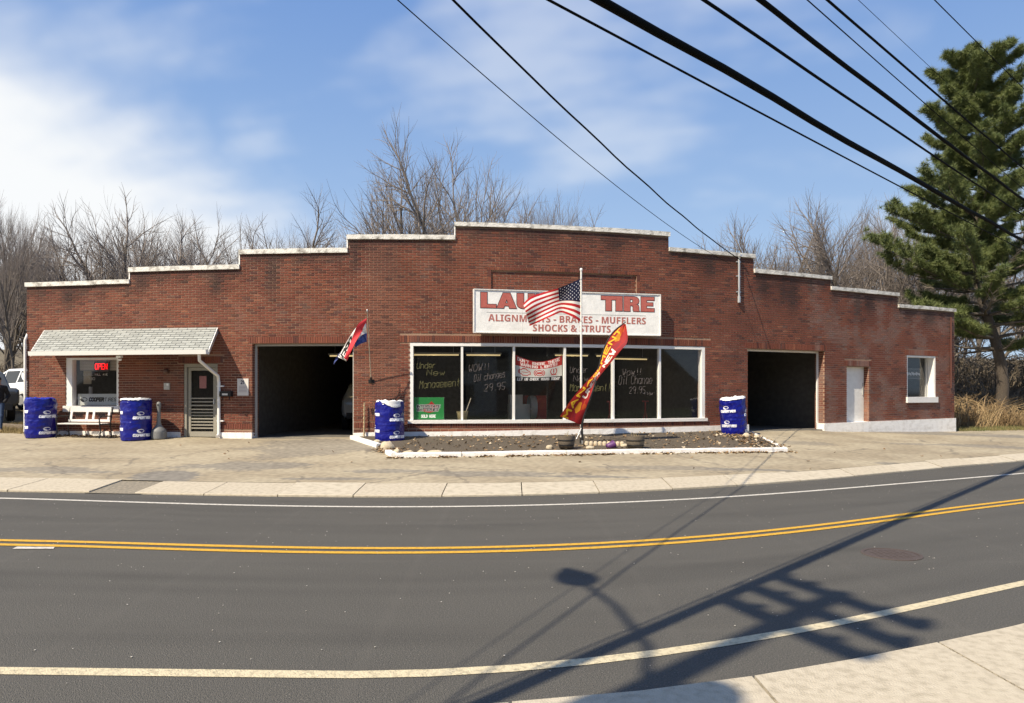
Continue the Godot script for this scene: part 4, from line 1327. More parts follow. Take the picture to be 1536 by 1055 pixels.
# ------------------------------------------------------------ in front of the shop
func stack_image(sd: int) -> Image:
	var im := blank(768, 320, Color(.03, .06, .47))
	var w := Color(.93, .94, .96)
	for q in [[60, 100], [60, 236], [310, 70], [310, 200], [560, 110], [560, 246]]:
		var o := Vector2(q[0] + sd * 13, q[1])
		emblem(im, o + Vector2(62, 0), 17, w)
		draw_text(im, "COOPERTIRES", o + Vector2(0, 42), Vector2.RIGHT, Vector2.UP, 150, 17, 3.6, w, .2)
	return im
func wrapped_stack(at: Vector3, r: float, h: float, label: String, sd: int, tilt: Vector2, top: int, turn: float) -> void:
	var s := thing("wrapped_tire_stack", label, "tire stack", at, turn, "blue wrapped tire stacks along the shop front")
	var mb := MB.new()
	var na := 64
	var nh := 40
	var ripple := FastNoiseLite.new()
	ripple.seed = sd; ripple.frequency = 1.0; ripple.fractal_octaves = 3
	var p := []
	var rim := []
	for j in nh + 1:
		var t := 1.0 - float(j) / nh
		for i in na + 1:
			var a := -TAU * i / na
			var dirv := Vector3(cos(a), 0, sin(a))
			var q := dirv * 1.6
			var crease := absf(ripple.get_noise_3d(q.x * 2.0, t * 2.2 + q.z, q.z * 2.0))
			var rr := r * (0.985 + 0.018 * absf(sin(t * PI * 5.0)) - 0.05 * smoothstep(.9, 1.0, t) * (0.5 + crease) - 0.03 * smoothstep(.12, 0.0, t)) + 0.055 * (crease - .25) * (0.55 + 0.6 * absf(t - .45))
			var yy := h * t + (0.05 * ripple.get_noise_2d(a * 0.0 + cos(a) * 2.0, sin(a) * 2.0 + 9.0) if t > .98 else 0.0)
			var pt := dirv * rr + Vector3(tilt.x * t, yy + tilt.y * t * cos(a) * r, 0)
			p.append(pt)
			if j == 0: rim.append(pt)
	mb.sheet(p, na, nh)
	var m := img_mat(stack_image(sd), .28)
	m.normal_enabled = true
	m.normal_texture = normal_tex(.012, 7.0, sd + 60, 256)
	put(mb, "wrap", m, s)
	# crumpled end of the bag on top
	mb = MB.new()
	p = []
	for j in 9:
		for i in na + 1:
			var f := j / 8.0
			var c := Vector3(tilt.x, h, 0)
			var q: Vector3 = c.lerp(rim[i], f * (1.012 if f > .9 else 1.0))
			q.y += (0.03 if top == 0 else 0.07) * ripple.get_noise_2d(q.x * 9.0, q.z * 9.0) * (1.0 - f * .6) + (.02 if f < .99 else -.03) - (.06 if top == 1 and f < .7 else 0.0)
			p.append(q)
	mb.sheet(p, na, 8)
	put(mb, "white_film" if top < 2 else "bag_top", mat(Color(.80, .81, .82), .45) if top < 2 else mat(Color(.02, .04, .40), .4), s)
	if top == 1:    # film hanging over the front
		mb = MB.new(); p = []
		for j in 7:
			for i in 15:
				var a := lerpf(1.95, .62, i / 14.0)
				var drop := (j / 6.0) * (.06 + .12 * maxf(0.0, sin((i - 1.5) / 14.0 * PI * .8)) + .02 * ripple.get_noise_1d(i * 3.0))
				p.append(Vector3(cos(a) * (r + .012 + .01 * sin(j * 1.7)), h + .015 - drop, sin(a) * (r + .014)))
		mb.sheet(p, 14, 6)
		put(mb, "film_flap", mat(Color(.82, .83, .84), .45), s)
	if top == 0:
		mb = MB.new(); p = []
		for j in 4:
			for i in 25:
				var a := lerpf(PI * .98, .05, i / 24.0)
				p.append(Vector3(cos(a) * (r * .975 + .006 * j) + tilt.x, h + tilt.y * cos(a) * r + .025 - j * (.012 + .02 * maxf(0.0, ripple.get_noise_1d(i * 2.1))), sin(a) * (r * .975 + .006 * j)))
		mb.sheet(p, 24, 3)
		put(mb, "film_edge", mat(Color(.82, .83, .84), .45), s)

func forecourt() -> void:
	wrapped_stack(on_lot(-13.8, .62), .405, 1.12, "blue wrapped tire stack beside the pale corner pipe of the garage", 1, Vector2(0, 0), 2, .5)
	wrapped_stack(on_lot(-10.57, .78), .4, 1.15, "blue wrapped tire stack under the awning beside the grey ash post", 2, Vector2(0, 0), 0, .2)
	wrapped_stack(on_lot(-3.38, .75), .395, 1.1, "blue wrapped tire stack with a white torn top beside the display window", 3, Vector2(.0, 0), 1, .0)
	wrapped_stack(on_lot(6.78, .68), .385, 1.12, "leaning blue wrapped tire stack in the planting bed", 4, Vector2(-.1, .14), 0, .4)
	# bench
	var bp := on_lot(-12.36, .48)
	var be := thing("bench", "white slatted bench with black iron ends under the awning", "bench", bp, wbasis(-12.36).get_euler().y)
	var wp := noisy(Color(.62, .61, .58), Color(.78, .77, .75), .03, 1.5, .6)
	for k in 4:
		var mb := MB.new(); mb.bx(0, .41, .02 + k * .105, 1.36, .03, .085); put(mb, "seat_slat", wp, be)
	var mb := MB.new(); mb.bx(0, .81, -.12, 1.36, .14, .03); put(mb, "top_rail", wp, be)
	mb = MB.new(); mb.bx(0, .49, -.06, 1.36, .07, .03); put(mb, "lower_rail", wp, be)
	for q in [-.62, -.1, .12, .62]:
		mb = MB.new(); mb.box(Transform3D(Basis(Vector3.RIGHT, -.2), Vector3(q, .64, -.09)), Vector3(.07, .26, .025)); put(mb, "back_post", wp, be)
	mb = MB.new()
	for k in 8:
		for s in [-1.0, 1.0]:
			var pts := []
			var rad := []
			for i in 9:
				var a := TAU * i / 8
				pts.append(Vector3(s * (.24 + .036 * k) + .03 * cos(a), .64 + .09 * sin(a) * (1.0 if k % 2 else .7), -.09)); rad.append(.007)
			mb.tube(pts, rad, 5, false)
	put(mb, "back_scrollwork", M.iron, be)
	for s in [-1.0, 1.0]:
		mb = MB.new()
		mb.tube([Vector3(s * .7, 0, .4), Vector3(s * .7, .2, .34), Vector3(s * .7, .4, .38), Vector3(s * .7, .58, .4), Vector3(s * .7, .63, .3), Vector3(s * .7, .62, -.06)], [.018, .016, .018, .018, .02, .018], 8)
		mb.tube([Vector3(s * .7, 0, -.1), Vector3(s * .7, .4, -.04), Vector3(s * .7, .88, -.15)], [.018, .018, .018], 8)
		mb.tube([Vector3(s * .7, .39, -.05), Vector3(s * .7, .39, .39)], [.016, .016], 8)
		mb.tube([Vector3(s * .7, .14, -.08), Vector3(s * .7, .26, .15), Vector3(s * .7, .14, .36)], [.01, .01, .01], 6)
		put(mb, "iron_end", M.iron, be)
	# ash post
	var ash := thing("ash_post", "grey plastic cigarette post with a bell-shaped base", "ashtray", on_lot(-10.03, .55))
	var gm := noisy(Color(.15, .155, .155), Color(.21, .215, .215), .03, 1.0, .6)
	mb = MB.new(); mb.lathe(Vector3.ZERO, [Vector2(.0, 0), Vector2(.2, 0), Vector2(.205, .03), Vector2(.205, .2), Vector2(.19, .27), Vector2(.12, .34), Vector2(.075, .4)], 28); put(mb, "base", gm, ash)
	mb = MB.new(); mb.lathe(Vector3.ZERO, [Vector2(.075, .4), Vector2(.055, .5), Vector2(.045, .85), Vector2(.06, .92), Vector2(.065, 1.0), Vector2(.05, 1.05), Vector2(0, 1.07)], 20); put(mb, "neck", gm, ash)
	mb = MB.new(); mb.lathe(Vector3(0, .98, .058), [Vector2(0, .012), Vector2(.022, .01), Vector2(.026, 0)], 12, Basis(Vector3.RIGHT, PI / 2)); put(mb, "port", M.black, ash)
	# planting bed
	var bed := []
	var nx := 40
	mb = MB.new()
	for j in 9:
		for i in nx + 1:
			var f := i / float(nx)
			var xw := lerpf(-4.35, 7.45, f)
			var xf := lerpf(-2.75, 7.05, f)
			var t := j / 8.0
			var x := lerpf(xw, xf, t)
			var d := lerpf(d_wall(xw), bed_front(xf) + .05, t)
			bed.append(Vector3(x, lot_y(x, minf(d, d_wall(x))) + .055 + .03 * nz.get_noise_2d(x * 1.7, d * 1.7) - .02 * (1.0 if j == 8 else 0.0), -d))
	mb.sheet(bed, nx, 8)
	var soil := noisy(Color(.045, .036, .026), Color(.17, .138, .10), .06, .8, .97, 6.0, .2, Color(.09, .073, .052), 33)
	structure(put(mb, "bed_soil", soil))
	var kerb := thing("bed_kerb", "chipped white-painted low kerb round the planting bed", "kerb")
	kerb_run(kerb, [Vector2(-2.72, bed_front(-2.72)), Vector2(-1.2, bed_front(-1.2))])
	kerb_run(kerb, [Vector2(-1.18, bed_front(-1.18)), Vector2(1.3, bed_front(1.3))])
	kerb_run(kerb, [Vector2(1.32, bed_front(1.32)), Vector2(3.7, bed_front(3.7))])
	kerb_run(kerb, [Vector2(3.72, bed_front(3.72)), Vector2(5.5, bed_front(5.5))])
	kerb_run(kerb, [Vector2(5.52, bed_front(5.52)), Vector2(7.1, bed_front(7.1))])
	kerb_run(kerb, [Vector2(-4.5, 20.3), Vector2(-3.42, 18.5)])
	kerb_run(kerb, [Vector2(-3.0, 17.4), Vector2(-2.76, 16.88)])
	kerb_run(kerb, [Vector2(7.16, 18.95), Vector2(7.3, 20.8)], .06)
	kerb_run(kerb, [Vector2(7.3, 20.82), Vector2(7.42, 22.4)], .06)
	# half barrels
	for q in [[1.36, 18.0, "weathered half-barrel planter beside the tall flagpole", .215], [3.1, 18.1, "weathered half-barrel planter with dead stalks standing alone in the bed", .235]]:
		var pl := thing("half_barrel_planter", q[2], "planter", Vector3(q[0], lot_y(q[0], q[1]) + .075, -q[1]), 0, "half-barrel planters in the bed")
		var r: float = q[3]
		var wood := noisy(Color(.07, .058, .045), Color(.19, .155, .115), .04, 2.0, .9, 4.0, .15)
		mb = MB.new(); mb.lathe(Vector3.ZERO, [Vector2(0, .0), Vector2(r * .82, 0), Vector2(r * .95, .14), Vector2(r, .31), Vector2(r - .02, .31), Vector2(r * .9, .24)], 22); put(mb, "tub", wood, pl)
		for e in [[.06, .875], [.18, .97]]:
			mb = MB.new(); mb.lathe(Vector3.ZERO, [Vector2(r * e[1] - .003, e[0]), Vector2(r * e[1] + .006, e[0] + .002), Vector2(r * e[1] + .01, e[0] + .03), Vector2(r * e[1], e[0] + .032)], 22); put(mb, "hoop", M.iron, pl)
		mb = MB.new(); mb.lathe(Vector3.ZERO, [Vector2(r * .93, .25), Vector2(r * .5, .265), Vector2(0, .27)], 18); put(mb, "soil", soil, pl)
		mb = MB.new()
		for k in (10 if r > .2 else 3):
			var o := Vector3(rng.randf_range(-.1, .1), .23, rng.randf_range(-.1, .1))
			mb.tube([o, o + Vector3(rng.randf_range(-.08, .08), rng.randf_range(.06, .2), rng.randf_range(-.08, .08))], [.006, .003], 4)
		put(mb, "dead_stalk", mat(Color(.34, .26, .13), .9), pl)
	# scalloped pale edging, a purple pot, stones
	var ed := thing("scalloped_edging", "pale scalloped edging strip lying between the planters", "edging")
	for k in 9:
		mb = MB.new()
		var x := 1.95 + k * .115
		mb.lathe(Vector3(x, lot_y(x, 18.75) + .05, -18.75), [Vector2(.0, .11), Vector2(.04, .1), Vector2(.06, .06), Vector2(.062, -.02)], 12)
		put(mb, "scallop", mat(Color(.50, .42, .30), .85), ed)
	var pp := thing("purple_pot", "small purple pot lying on the bed", "pot", Vector3(2.5, lot_y(2.5, 18.3) + .1, -18.3), .4)
	mb = MB.new(); mb.lathe(Vector3.ZERO, [Vector2(0, -.09), Vector2(.075, -.09), Vector2(.1, .09), Vector2(.115, .09), Vector2(.115, .11), Vector2(.09, .1), Vector2(.07, -.07)], 18, Basis(Vector3.FORWARD, 1.3)); put(mb, "pot", mat(Color(.10, .03, .14), .5), pp)
	mb = MB.new(); mb.lathe(Vector3.ZERO, [Vector2(.09, .06), Vector2(0, .07)], 14, Basis(Vector3.FORWARD, 1.3)); put(mb, "soil", soil, pp)
	for q in [[-3.12, 18.0, .19, .17, .15], [-2.45, 17.05, .14, .07, .09], [-2.15, 17.15, .11, .07, .09], [-1.85, 17.1, .22, .07, .12], [-2.75, 17.2, .09, .08, .08], [6.9, 21.2, .12, .1, .1], [7.15, 21.0, .09, .07, .08], [2.9, 18.6, .1, .06, .08], [-3.6, 19.2, .1, .06, .09], [.95, 18.1, .09, .08, .08], [1.98, 18.2, .12, .05, .09], [7.12, 21.9, .14, .08, .11]]:
		var st := rock(Vector3(q[0], lot_y(q[0], q[1]) + .06, -q[1]), Vector3(q[2], q[3], q[4]))
		tag(st, "pale rounded stone lying in the planting bed", "stone", "stones in the planting bed")
	# old rope-bound stake beside the bay
	var rs := thing("garden_stake", "thin tan stake leaning on the brick pier beside the bay", "stake", on_lot(-4.2, .12))
	mb = MB.new(); mb.tube([Vector3.ZERO, Vector3(0, .5, -.01), Vector3(.005, 1.02, -.02)], [.022, .02, .018], 7); put(mb, "stick", M.rope, rs)
	mb = MB.new()
	var hp := []
	var hr := []
	for i in 90:
		var a := i * .55
		hp.append(Vector3(cos(a) * .026, .04 + i * .0105, sin(a) * .026 - .01)); hr.append(.007)
	mb.tube(hp, hr, 4); put(mb, "rope_binding", mat(Color(.5, .38, .22), .9), rs)
func bed_front(x: float) -> float:
	return 16.82 + .12 * (x + 2.7) + .0068 * (x + 2.7) * (x + 2.7) if x > -2.7 else 16.82
func kerb_run(parent: Node3D, pts: Array, hh := .1) -> void:
	var mb := MB.new()
	var a: Vector2 = pts[0]
	var b: Vector2 = pts[1]
	var n := (b - a).orthogonal().normalized() * .075
	var k := 4
	for i in k:
		var p := a.lerp(b, i / float(k))
		var q := a.lerp(b, (i + 1) / float(k))
		var yp := lot_y(p.x, p.y)
		var yq := lot_y(q.x, q.y)
		var jp := .012 * nz.get_noise_2d(p.x * 2.0, p.y)
		var jq := .012 * nz.get_noise_2d(q.x * 2.0, q.y)
		var w3 := func(v: Vector2, y: float) -> Vector3: return Vector3(v.x, y, -v.y)
		var c := .8
		var f := [w3.call(p - n, yp - .05), w3.call(p - n, yp + hh * .8 + jp), w3.call(p - n * c, yp + hh + jp), w3.call(p + n * c, yp + hh + jp), w3.call(p + n, yp + hh * .8 + jp), w3.call(p + n, yp - .05)]
		var g := [w3.call(q - n, yq - .05), w3.call(q - n, yq + hh * .8 + jq), w3.call(q - n * c, yq + hh + jq), w3.call(q + n * c, yq + hh + jq), w3.call(q + n, yq + hh * .8 + jq), w3.call(q + n, yq - .05)]
		for e in 5: mb.quad(f[e], f[e + 1], g[e + 1], g[e])
		if i == 0: mb.quad(f[0], f[1], f[4], f[5]); mb.quad(f[1], f[2], f[3], f[4])
		if i == k - 1: mb.quad(g[5], g[4], g[1], g[0]); mb.quad(g[4], g[3], g[2], g[1])
	put(mb, "kerb_stone", M.plinth, parent)
var rock_mat: Material
func rock(at: Vector3, s: Vector3) -> Node3D:
	if rock_mat == null: rock_mat = noisy(Color(.30, .25, .17), Color(.62, .55, .42), .05, 1.6, .9, 4.0, .1, Color(.5, .43, .31), 71)
	var mb := MB.new()
	var p := []
	for j in 9:
		for i in 15:
			var a := -TAU * (i % 14) / 14
			var e := PI / 2 - PI * j / 8.0
			var d := Vector3(cos(a) * cos(e), sin(e), sin(a) * cos(e))
			p.append(d * s * (1.0 + .3 * nz.get_noise_3d(d.x + at.x * 5.0, d.y, d.z + at.z * 3.0)))
	mb.sheet(p, 14, 8)
	var o := put(mb, "stone", rock_mat)
	o.position = at
	return o

# ------------------------------------------------------------ flags
func between(ls: Array, rs: Array, n: int, m: int, wave: Callable) -> Array:    # grid lofted between two polylines of Vector2/3 (x right, y up, z out)
	var out := []
	for j in n + 1:
		var f := j / float(n)
		var a := along(ls, f)
		var b := along(rs, f)
		for i in m + 1:
			var q := a.lerp(b, i / float(m))
			out.append(q + wave.call(f, i / float(m)))
	return out
func along(pl: Array, f: float) -> Vector3:
	var t := f * (pl.size() - 1)
	var i := clampi(int(t), 0, pl.size() - 2)
	var p0: Vector3 = pl[maxi(i - 1, 0)]
	var p1: Vector3 = pl[i]
	var p2: Vector3 = pl[i + 1]
	var p3: Vector3 = pl[mini(i + 2, pl.size() - 1)]
	return p1.cubic_interpolate(p2, p0, p3, t - i)
func cloth(im: Image) -> StandardMaterial3D:
	var m := img_mat(im, .75)
	m.backlight_enabled = true
	m.backlight = Color(.25, .25, .25)
	m.cull_mode = BaseMaterial3D.CULL_DISABLED
	return m
func flags() -> void:
	# tall pole in the bed
	var at := Vector3(1.84, lot_y(1.84, 19.14) + .05, -19.14)
	var fp := thing("flagpole", "tall thin white flagpole standing in the planting bed", "flagpole", at)
	var mb := MB.new(); mb.tube([Vector3(0, -.05, 0), Vector3(0, 2.2, 0), Vector3(0, 4.6, 0)], [.03, .028, .024], 12); put(mb, "pole", mat(Color(.72, .72, .69), .4), fp)
	mb = MB.new(); mb.lathe(Vector3(0, 4.6, 0), [Vector2(.0, .06), Vector2(.03, .05), Vector2(.04, .02), Vector2(.03, -.02)], 12); put(mb, "cap", M.trim, fp)
	mb = MB.new(); mb.tube([Vector3(0, -.05, 0), Vector3(0, .16, 0)], [.045, .045], 12); put(mb, "ground_socket", M.black, fp)
	var K := 1.0 / 56.4
	var P := func(px: float, py: float, z: float) -> Vector3: return Vector3((px - 872.5) * K, (668.0 - py) * K, z)
	var im := blank(416, 220, Color(.86, .85, .83))
	for k in 7: im.fill_rect(Rect2i(0, roundi(k * 2 * 220 / 13.0), 416, roundi(220 / 13.0)), Color(.66, .05, .09))
	im.fill_rect(Rect2i(0, 0, 172, 118), Color(.05, .065, .20))
	for r in 9:
		for c in (6 if r % 2 == 0 else 5):
			star(im, Vector2((14 if r % 2 == 0 else 28) + c * 29.0, 12 + r * 11.7), 5.6)
	var hoist := [P.call(872, 420.5, 0.0), P.call(872, 442, 0.0), P.call(872, 464, 0.0), P.call(872, 487, 0.0)]
	var fly := [P.call(785, 461, .3), P.call(785, 466, .34), P.call(788, 477, .36), P.call(795, 493, .30)]
	var top := [P.call(872, 420.5, 0.0), P.call(856, 429, .02), P.call(839, 436, .14), P.call(815, 442, .08), P.call(797, 450, .2), P.call(785, 461, .3)]
	var bot := [P.call(872, 487, 0.0), P.call(858, 478, .1), P.call(843, 472, .02), P.call(828, 479, .2), P.call(810, 487, .24), P.call(795, 493, .3)]
	var fl := thing("national_flag", "striped flag with a starred blue canton flying from the flagpole", "flag", at)
	var p := []
	for j in 21:
		for i in 37:
			var f := i / 36.0
			var t := j / 20.0
			var e: Vector3 = along(top, f).lerp(along(bot, f), t)
			e.z += .10 * sin(f * 8.5 + t * 2.2) * smoothstep(0.0, .25, f) + .05 * sin(f * 4.0 - t * 6.0) * f
			e.y += .05 * sin(t * PI) * sin(f * 6.0) * f
			p.append(e)
	mb = MB.new(); mb.sheet(p, 36, 20); put(mb, "cloth", cloth(im), fl)
	mb = MB.new()
	for y in [4.36, 3.25]: mb.tube([Vector3(0, y, -.02), Vector3(0, y, .035), Vector3(-.03, y, .01)], [.008, .008, .008], 5)
	put(mb, "clip", M.galv, fl)
	# feather banner leaning from the bed
	im = blank(150, 640, Color(.58, .05, .045))
	for y in 640:
		for x in 150:
			var q := nz.get_noise_2d(x * .012, y * .006)
			if q > .3: im.set_pixel(x, y, Color(.70, .26, .05))
			elif q < -.28: im.set_pixel(x, y, Color(.50, .03, .09))
	for q in [[90, 560, 40, 62], [60, 90, 46, 60]]:
		var pg := PackedVector2Array()
		for i in 14: pg.append(Vector2(q[0] + q[2] * .5 * cos(TAU * i / 14) * (1.0 + .25 * sin(i * 2.3)), q[1] + q[3] * .5 * sin(TAU * i / 14)))
		fill_poly(im, pg, Color(.74, .50, .05))
	draw_text(im, "MANAGEMENT", Vector2(52, 630), Vector2.UP, Vector2.LEFT, 590, 34, 5.0, Color(.88, .70, .12))
	draw_text(im, "UNDER NEW", Vector2(116, 500), Vector2.UP, Vector2.LEFT, 330, 40, 5.0, Color(.88, .85, .80))
	var fb := thing("feather_banner", "twisted red feather banner on a bent pole leaning out of the bed", "banner", at + Vector3(.02, 0, .12))
	var lft := [P.call(838, 627, .3), P.call(850, 609, .25), P.call(868, 587, .12), P.call(886, 568, .02), P.call(895, 557, -.03), P.call(900, 540, -.05), P.call(907, 520, -.02), P.call(918, 503, .0), P.call(934, 489.5, .0)]
	var rgt := [P.call(870, 640, 0.0), P.call(877, 617, 0.0), P.call(884, 598, 0.0), P.call(892, 577, .02), P.call(899, 566, .1), P.call(913, 549, .16), P.call(927, 531, .2), P.call(938, 516, .16), P.call(937, 490, .02)]
	p = between(rgt, lft, 48, 10, func(f, g): return Vector3(0, 0, .035 * sin(g * 7.0 + f * 9.0) * (1.0 - g)))
	p = flip_rows(p, 11)
	for j in 49:
		var r := p.slice(j * 11, j * 11 + 11)
		r.reverse()
		for i in 11: p[j * 11 + i] = r[i]
	mb = MB.new(); mb.sheet(p, 10, 48); put(mb, "cloth", cloth(im), fb)
	var pole := [P.call(873, 663, 0.0), P.call(872, 640, 0.0), P.call(878, 617, 0.0), P.call(885, 598, 0.0), P.call(893, 574, -.01), P.call(897, 556, -.03), P.call(901, 539, -.04), P.call(908, 519, -.02), P.call(919, 501, 0.0), P.call(937, 487, 0.0)]
	var pts := []
	var rad := []
	for i in 40:
		pts.append(along(pole, i / 39.0)); rad.append(lerpf(.032, .016, i / 39.0))
	mb = MB.new(); mb.tube(pts, rad, 8); put(mb, "sleeve_pole", M.black, fb)
	mb = MB.new(); mb.tube([P.call(871.5, 644, 0.0), P.call(863, 661, .1)], [.012, .012], 6); mb.tube([P.call(871.5, 644, 0.0), P.call(872.5, 672, .0)], [.018, .016], 8); put(mb, "ground_stake", M.galv, fb)
	# small welcome flag on a wall bracket
	var base := W(-4.02, 2.14, .02)
	var tip := W(-3.93, 4.02, 1.0)
	var wp := thing("wall_flagstaff", "slender staff rising from a bracket on the brick pier", "flagstaff", base, wbasis(-4.0).get_euler().y)
	var inv := wp.transform.affine_inverse()
	var lt: Vector3 = inv * tip
	mb = MB.new(); mb.tube([Vector3.ZERO, lt], [.014, .011], 8); put(mb, "staff", mat(Color(.42, .36, .27), .6), wp)
	mb = MB.new(); mb.bx(0, 0, -.012, .16, .1, .02); mb.tube([Vector3(0, -.04, 0), lt * .06], [.03, .026], 8); put(mb, "bracket", M.iron, wp)
	mb = MB.new(); mb.lathe(lt, [Vector2(0, .06), Vector2(.02, .04), Vector2(.025, 0), Vector2(0, -.02)], 8); put(mb, "finial", M.galv, wp)
	var of := thing("open_flag", "drooping red, white and blue welcome flag on the wall staff", "flag", tip, wbasis(-4.0).get_euler().y)
	var k2 := 1.0 / 54.5
	var Q := func(px: float, py: float, z: float) -> Vector3: return Vector3((px - 562.0) * k2, (465.0 - py) * k2, -.14 * (py - 465.0) / 45.0 + z)
	var none := func(f, g): return Vector3(0, 0, .035 * sin(f * 7.0 + g * 3.0))
	var strips := [
		["red_stripe", Color(.60, .03, .045), [Q.call(561, 475, 0.0), Q.call(549, 485, .1), Q.call(542, 500, .16), Q.call(536, 515, .2), Q.call(528, 533, .2)], [Q.call(560, 483, 0.0), Q.call(554, 495, .12), Q.call(547, 508, .2), Q.call(541, 521, .24), Q.call(532, 538, .22)]],
		["white_stripe", Color(.80, .79, .76), [Q.call(560, 482, 0.0), Q.call(557, 488, .06), Q.call(553, 496, .1), Q.call(549, 505, .14)], [Q.call(560.5, 497.5, 0.0), Q.call(558, 498, .03), Q.call(555, 499, .05), Q.call(549.5, 504, .08)]],
		["blue_stripe", Color(.025, .05, .22), [Q.call(560.5, 497.5, 0.0), Q.call(556, 499, .04), Q.call(551, 502, .08), Q.call(544, 512, .12)], [Q.call(560, 509.5, 0.0), Q.call(555, 511, .04), Q.call(550, 514, .06), Q.call(543, 519, .1)]],
		["lettered_stripe", Color(.80, .79, .76), [Q.call(546, 488, .05), Q.call(538, 500, .1), Q.call(529, 513, .1), Q.call(521, 526, .1), Q.call(517, 532, .1)], [Q.call(543, 500, .13), Q.call(539, 512, .16), Q.call(535, 524, .18), Q.call(531, 536, .2), Q.call(531, 539, .18)]],
		["blue_tip", Color(.04, .06, .2), [Q.call(521, 525, .08), Q.call(515, 532, .08), Q.call(511, 538, .08), Q.call(510, 543, .08)], [Q.call(518, 531, .11), Q.call(517, 535, .11), Q.call(516, 537, .11), Q.call(511, 543, .09)]]]
	for s in strips:
		im = blank(48, 160, (s[1] as Color).linear_to_srgb())
		if s[0] == "lettered_stripe":
			draw_text(im, "OPEN", Vector2(40, 40), Vector2.DOWN, Vector2.LEFT, 104, 30, 4.5, Color(.09, .08, .08))
		p = between(s[2], s[3], 16, 6, none)
		mb = MB.new(); mb.sheet(p, 6, 16); put(mb, s[0], cloth(im), of)
func star(im: Image, c: Vector2, r: float) -> void:
	var pg := PackedVector2Array()
	for i in 10: pg.append(c + Vector2.UP.rotated(TAU * i / 10) * (r if i % 2 == 0 else r * .42))
	fill_poly(im, pg, Color(.92, .92, .92))
# ------------------------------------------------------------ poles and wires
const P0 := Vector3(-5.0, 0.0, 0.6)
const HEAD := Vector3(0.68527, 0.0, -0.72829)
func utility_pole(at: Vector3, label: String, across: Vector3, lamp: bool) -> void:
	var o := thing("utility_pole", label, "utility pole", at)
	var wood := noisy(Color(.07, .055, .04), Color(.15, .12, .09), .03, 1.0, .9, 4.0, .1)
	var mb := MB.new(); mb.tube([Vector3(0, -.3, 0), Vector3(0, 5, 0), Vector3(0, 12.3, 0)], [.16, .14, .11], 14); put(mb, "pole", wood, o)
	var along_dir := Vector3.UP.cross(across)
	for q in [[11.95, .85], [11.35, .9], [10.75, .85]]:
		mb = MB.new()
		mb.box(Transform3D(Basis(across, Vector3.UP, across.cross(Vector3.UP)), Vector3(0, q[0], 0) + along_dir * .16), Vector3(q[1] * 2, .15, .13))
		put(mb, "crossarm", wood, o)
		for s in [-1.0, -.55, .55, 1.0]:
			mb = MB.new(); mb.lathe(across * s * (q[1] - .08) + Vector3(0, q[0] + .06, 0) + along_dir * .16, [Vector2(.03, 0), Vector2(.06, .04), Vector2(.05, .1), Vector2(.07, .14), Vector2(.0, .2)], 10); put(mb, "insulator", mat(Color(.12, .07, .05), .3), o)
	mb = MB.new(); mb.lathe(across * .38 + Vector3(0, 8.3, 0), [Vector2(0, 0), Vector2(.24, .02), Vector2(.25, .9), Vector2(.2, .98), Vector2(0, 1.0)], 18); put(mb, "transformer", mat(Color(.34, .35, .35), .5), o)
	if lamp:
		for y in [4.24, 5.0, 5.65, 6.2, 6.55]:
			mb = MB.new(); mb.tube([Vector3(0, y, 0), Vector3(-.25, y, -.5)], [.03, .025], 6); put(mb, "standoff_bracket", M.galv, o)
		mb = MB.new()
		mb.tube([Vector3(0, 8.9, 0), Vector3(-.06, 9.25, -.5), Vector3(-.25, 9.4, -1.4), Vector3(-.4, 9.33, -2.15)], [.035, .035, .032, .03], 8); put(mb, "lamp_arm", M.galv, o)
		mb = MB.new()
		var bas := Basis(Vector3(0, 1, 0), .18) * Basis(Vector3.RIGHT, -PI / 2)
		var head := []
		for k in 9:
			var t := k / 8.0
			head.append(Vector2(.19 * sin(PI * pow(t, .7)) + .02, t * .72))
		mb.lathe(Vector3.ZERO, head, 14)
		var h := put(mb, "lamp_head", M.galv, o)
		h.transform = Transform3D(bas.scaled(Vector3(1, 1, 1)), Vector3(-.39, 9.32, -2.05))
		h.scale = Vector3(1, 1, .55)
